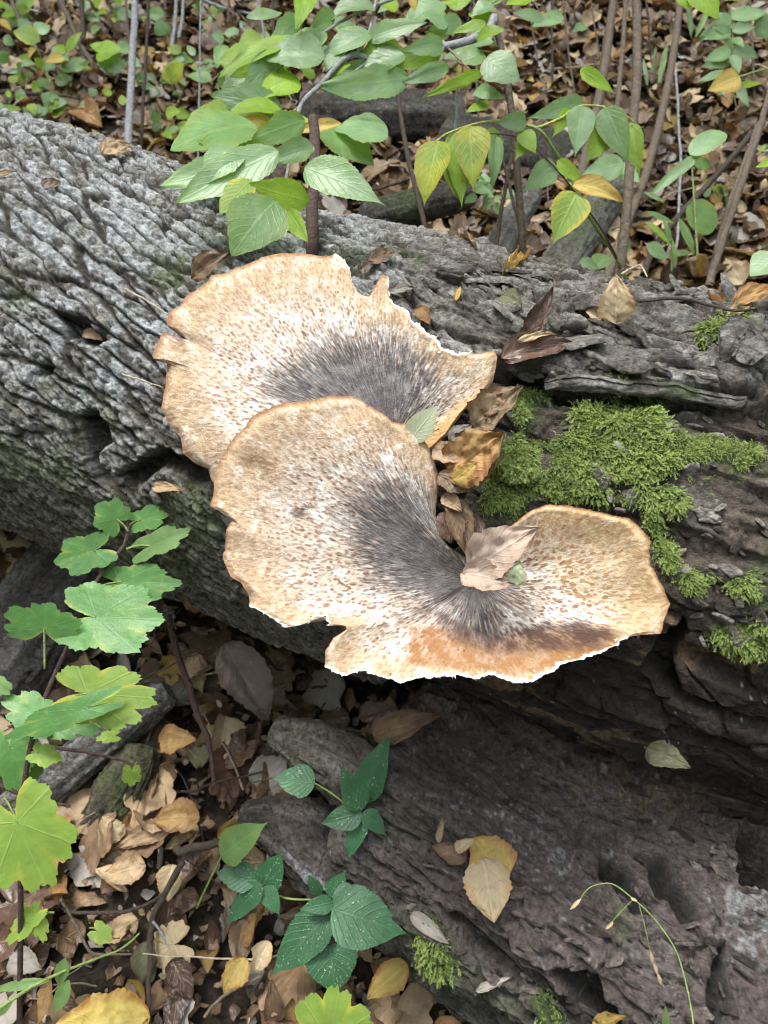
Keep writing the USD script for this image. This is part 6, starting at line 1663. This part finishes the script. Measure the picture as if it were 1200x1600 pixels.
for p, n, fl, sc0 in zip(mp_, mn_, flow, msc):
    dn = np.array([.25, -.6, -.8]) + .9 * fl * LT + rg.normal(0, .45, 3)
    z = unit(n * 1.0 + np.array([0, 0, .5]) + rg.normal(0, .25, 3))
    pos.append(p + rg.normal(0, .0012, 3))
    ori.append(quat(frame(z, dn)))
    s_ = rg.uniform(.45, 1.25) * sc0 * hgt(p)
    scl.append((s_, s_, s_))
MO.CreatePositionsAttr(Vt.Vec3fArray.FromNumpy(np.array(pos, np.float32)))
MO.CreateOrientationsAttr(Vt.QuathArray(ori))
MO.CreateScalesAttr(Vt.Vec3fArray.FromNumpy(np.array(scl, np.float32)))
MO.CreateProtoIndicesAttr(Vt.IntArray.FromNumpy(rg.integers(0, 8, len(pos)).astype(np.int32)))
# ------------------------------------------------------------------ the wood all round, out of the frame but for its shade
M_FOL = leaf_mat('woodland_foliage', (.06, .10, .03), (.08, .12, .04), None, None, .35, .6, .2)
WD = UsdGeom.PointInstancer.Define(stage, '/World/surrounding_wood')
tag(WD.GetPrim(), 'green and yellowing wood standing all round the clearing', 'wood', kind='stuff')
rg = np.random.default_rng(66)
wprot = []
for q in range(4):
    V, F, U_ = [], [], []
    k = 0
    for _ in range(110):
        v, f, luv = blade('ovate', rg.uniform(.14, .24), rg.uniform(.09, .14), rg, 4, 2, curl=.5)
        v = v @ rot(rg, .7).T + unit(rg.normal(size=3)) * rg.random() ** .5 * .75
        V.append(v); F.append(f + k); U_.append(luv)
        k += len(v)
    wprot.append(pub('foliage', np.concatenate(V), np.concatenate(F), M_FOL, '/World/surrounding_wood', luv=np.concatenate(U_)).GetPath())
C = np.array([[0, 0, 0], [.15, .05, 4.0], [.05, -.1, 8.0], [.2, .1, 12.0]])
v, f, E, Cc, r_ = tube(C, [.22, .17, .13, .07], 14, 10)
wprot.append(pub('tree_trunk', v.reshape(-1, 3), f, SM['brownstem'], '/World/surrounding_wood').GetPath())
WD.CreatePrototypesRel().SetTargets(wprot)
pos, ori, scl, idx = [], [], [], []
for _ in range(1600):
    a, r_ = rg.uniform(0, 2 * PI), rg.uniform(5.0, 11.0)
    x, y = r_ * math.cos(a), .6 + r_ * math.sin(a)
    zz = float(ground_z(x, y, False)) + (rg.random() ** 1.2) * (7.5 + .4 * r_)
    pos.append((x, y, zz)); ori.append(quat(rot(rg, 1.0))); s_ = rg.uniform(.8, 1.5); scl.append((s_,) * 3); idx.append(int(rg.integers(4)))
for _ in range(60):
    a, r_ = rg.uniform(0, 2 * PI), rg.uniform(5.0, 12.0)
    x, y = r_ * math.cos(a), .6 + r_ * math.sin(a)
    pos.append((x, y, float(ground_z(x, y, False)) - .1)); ori.append(quat(rot(rg, .03))); s_ = rg.uniform(.6, 1.2); scl.append((s_,) * 3); idx.append(4)
WD.CreatePositionsAttr(Vt.Vec3fArray.FromNumpy(np.array(pos, np.float32)))
WD.CreateOrientationsAttr(Vt.QuathArray(ori))
WD.CreateScalesAttr(Vt.Vec3fArray.FromNumpy(np.array(scl, np.float32)))
WD.CreateProtoIndicesAttr(Vt.IntArray.FromNumpy(np.array(idx, np.int32)))
print('moss verts', len(mi)); print('triangles', COUNT['tris'], 'moss', len(pos), 'litter', len(rest))
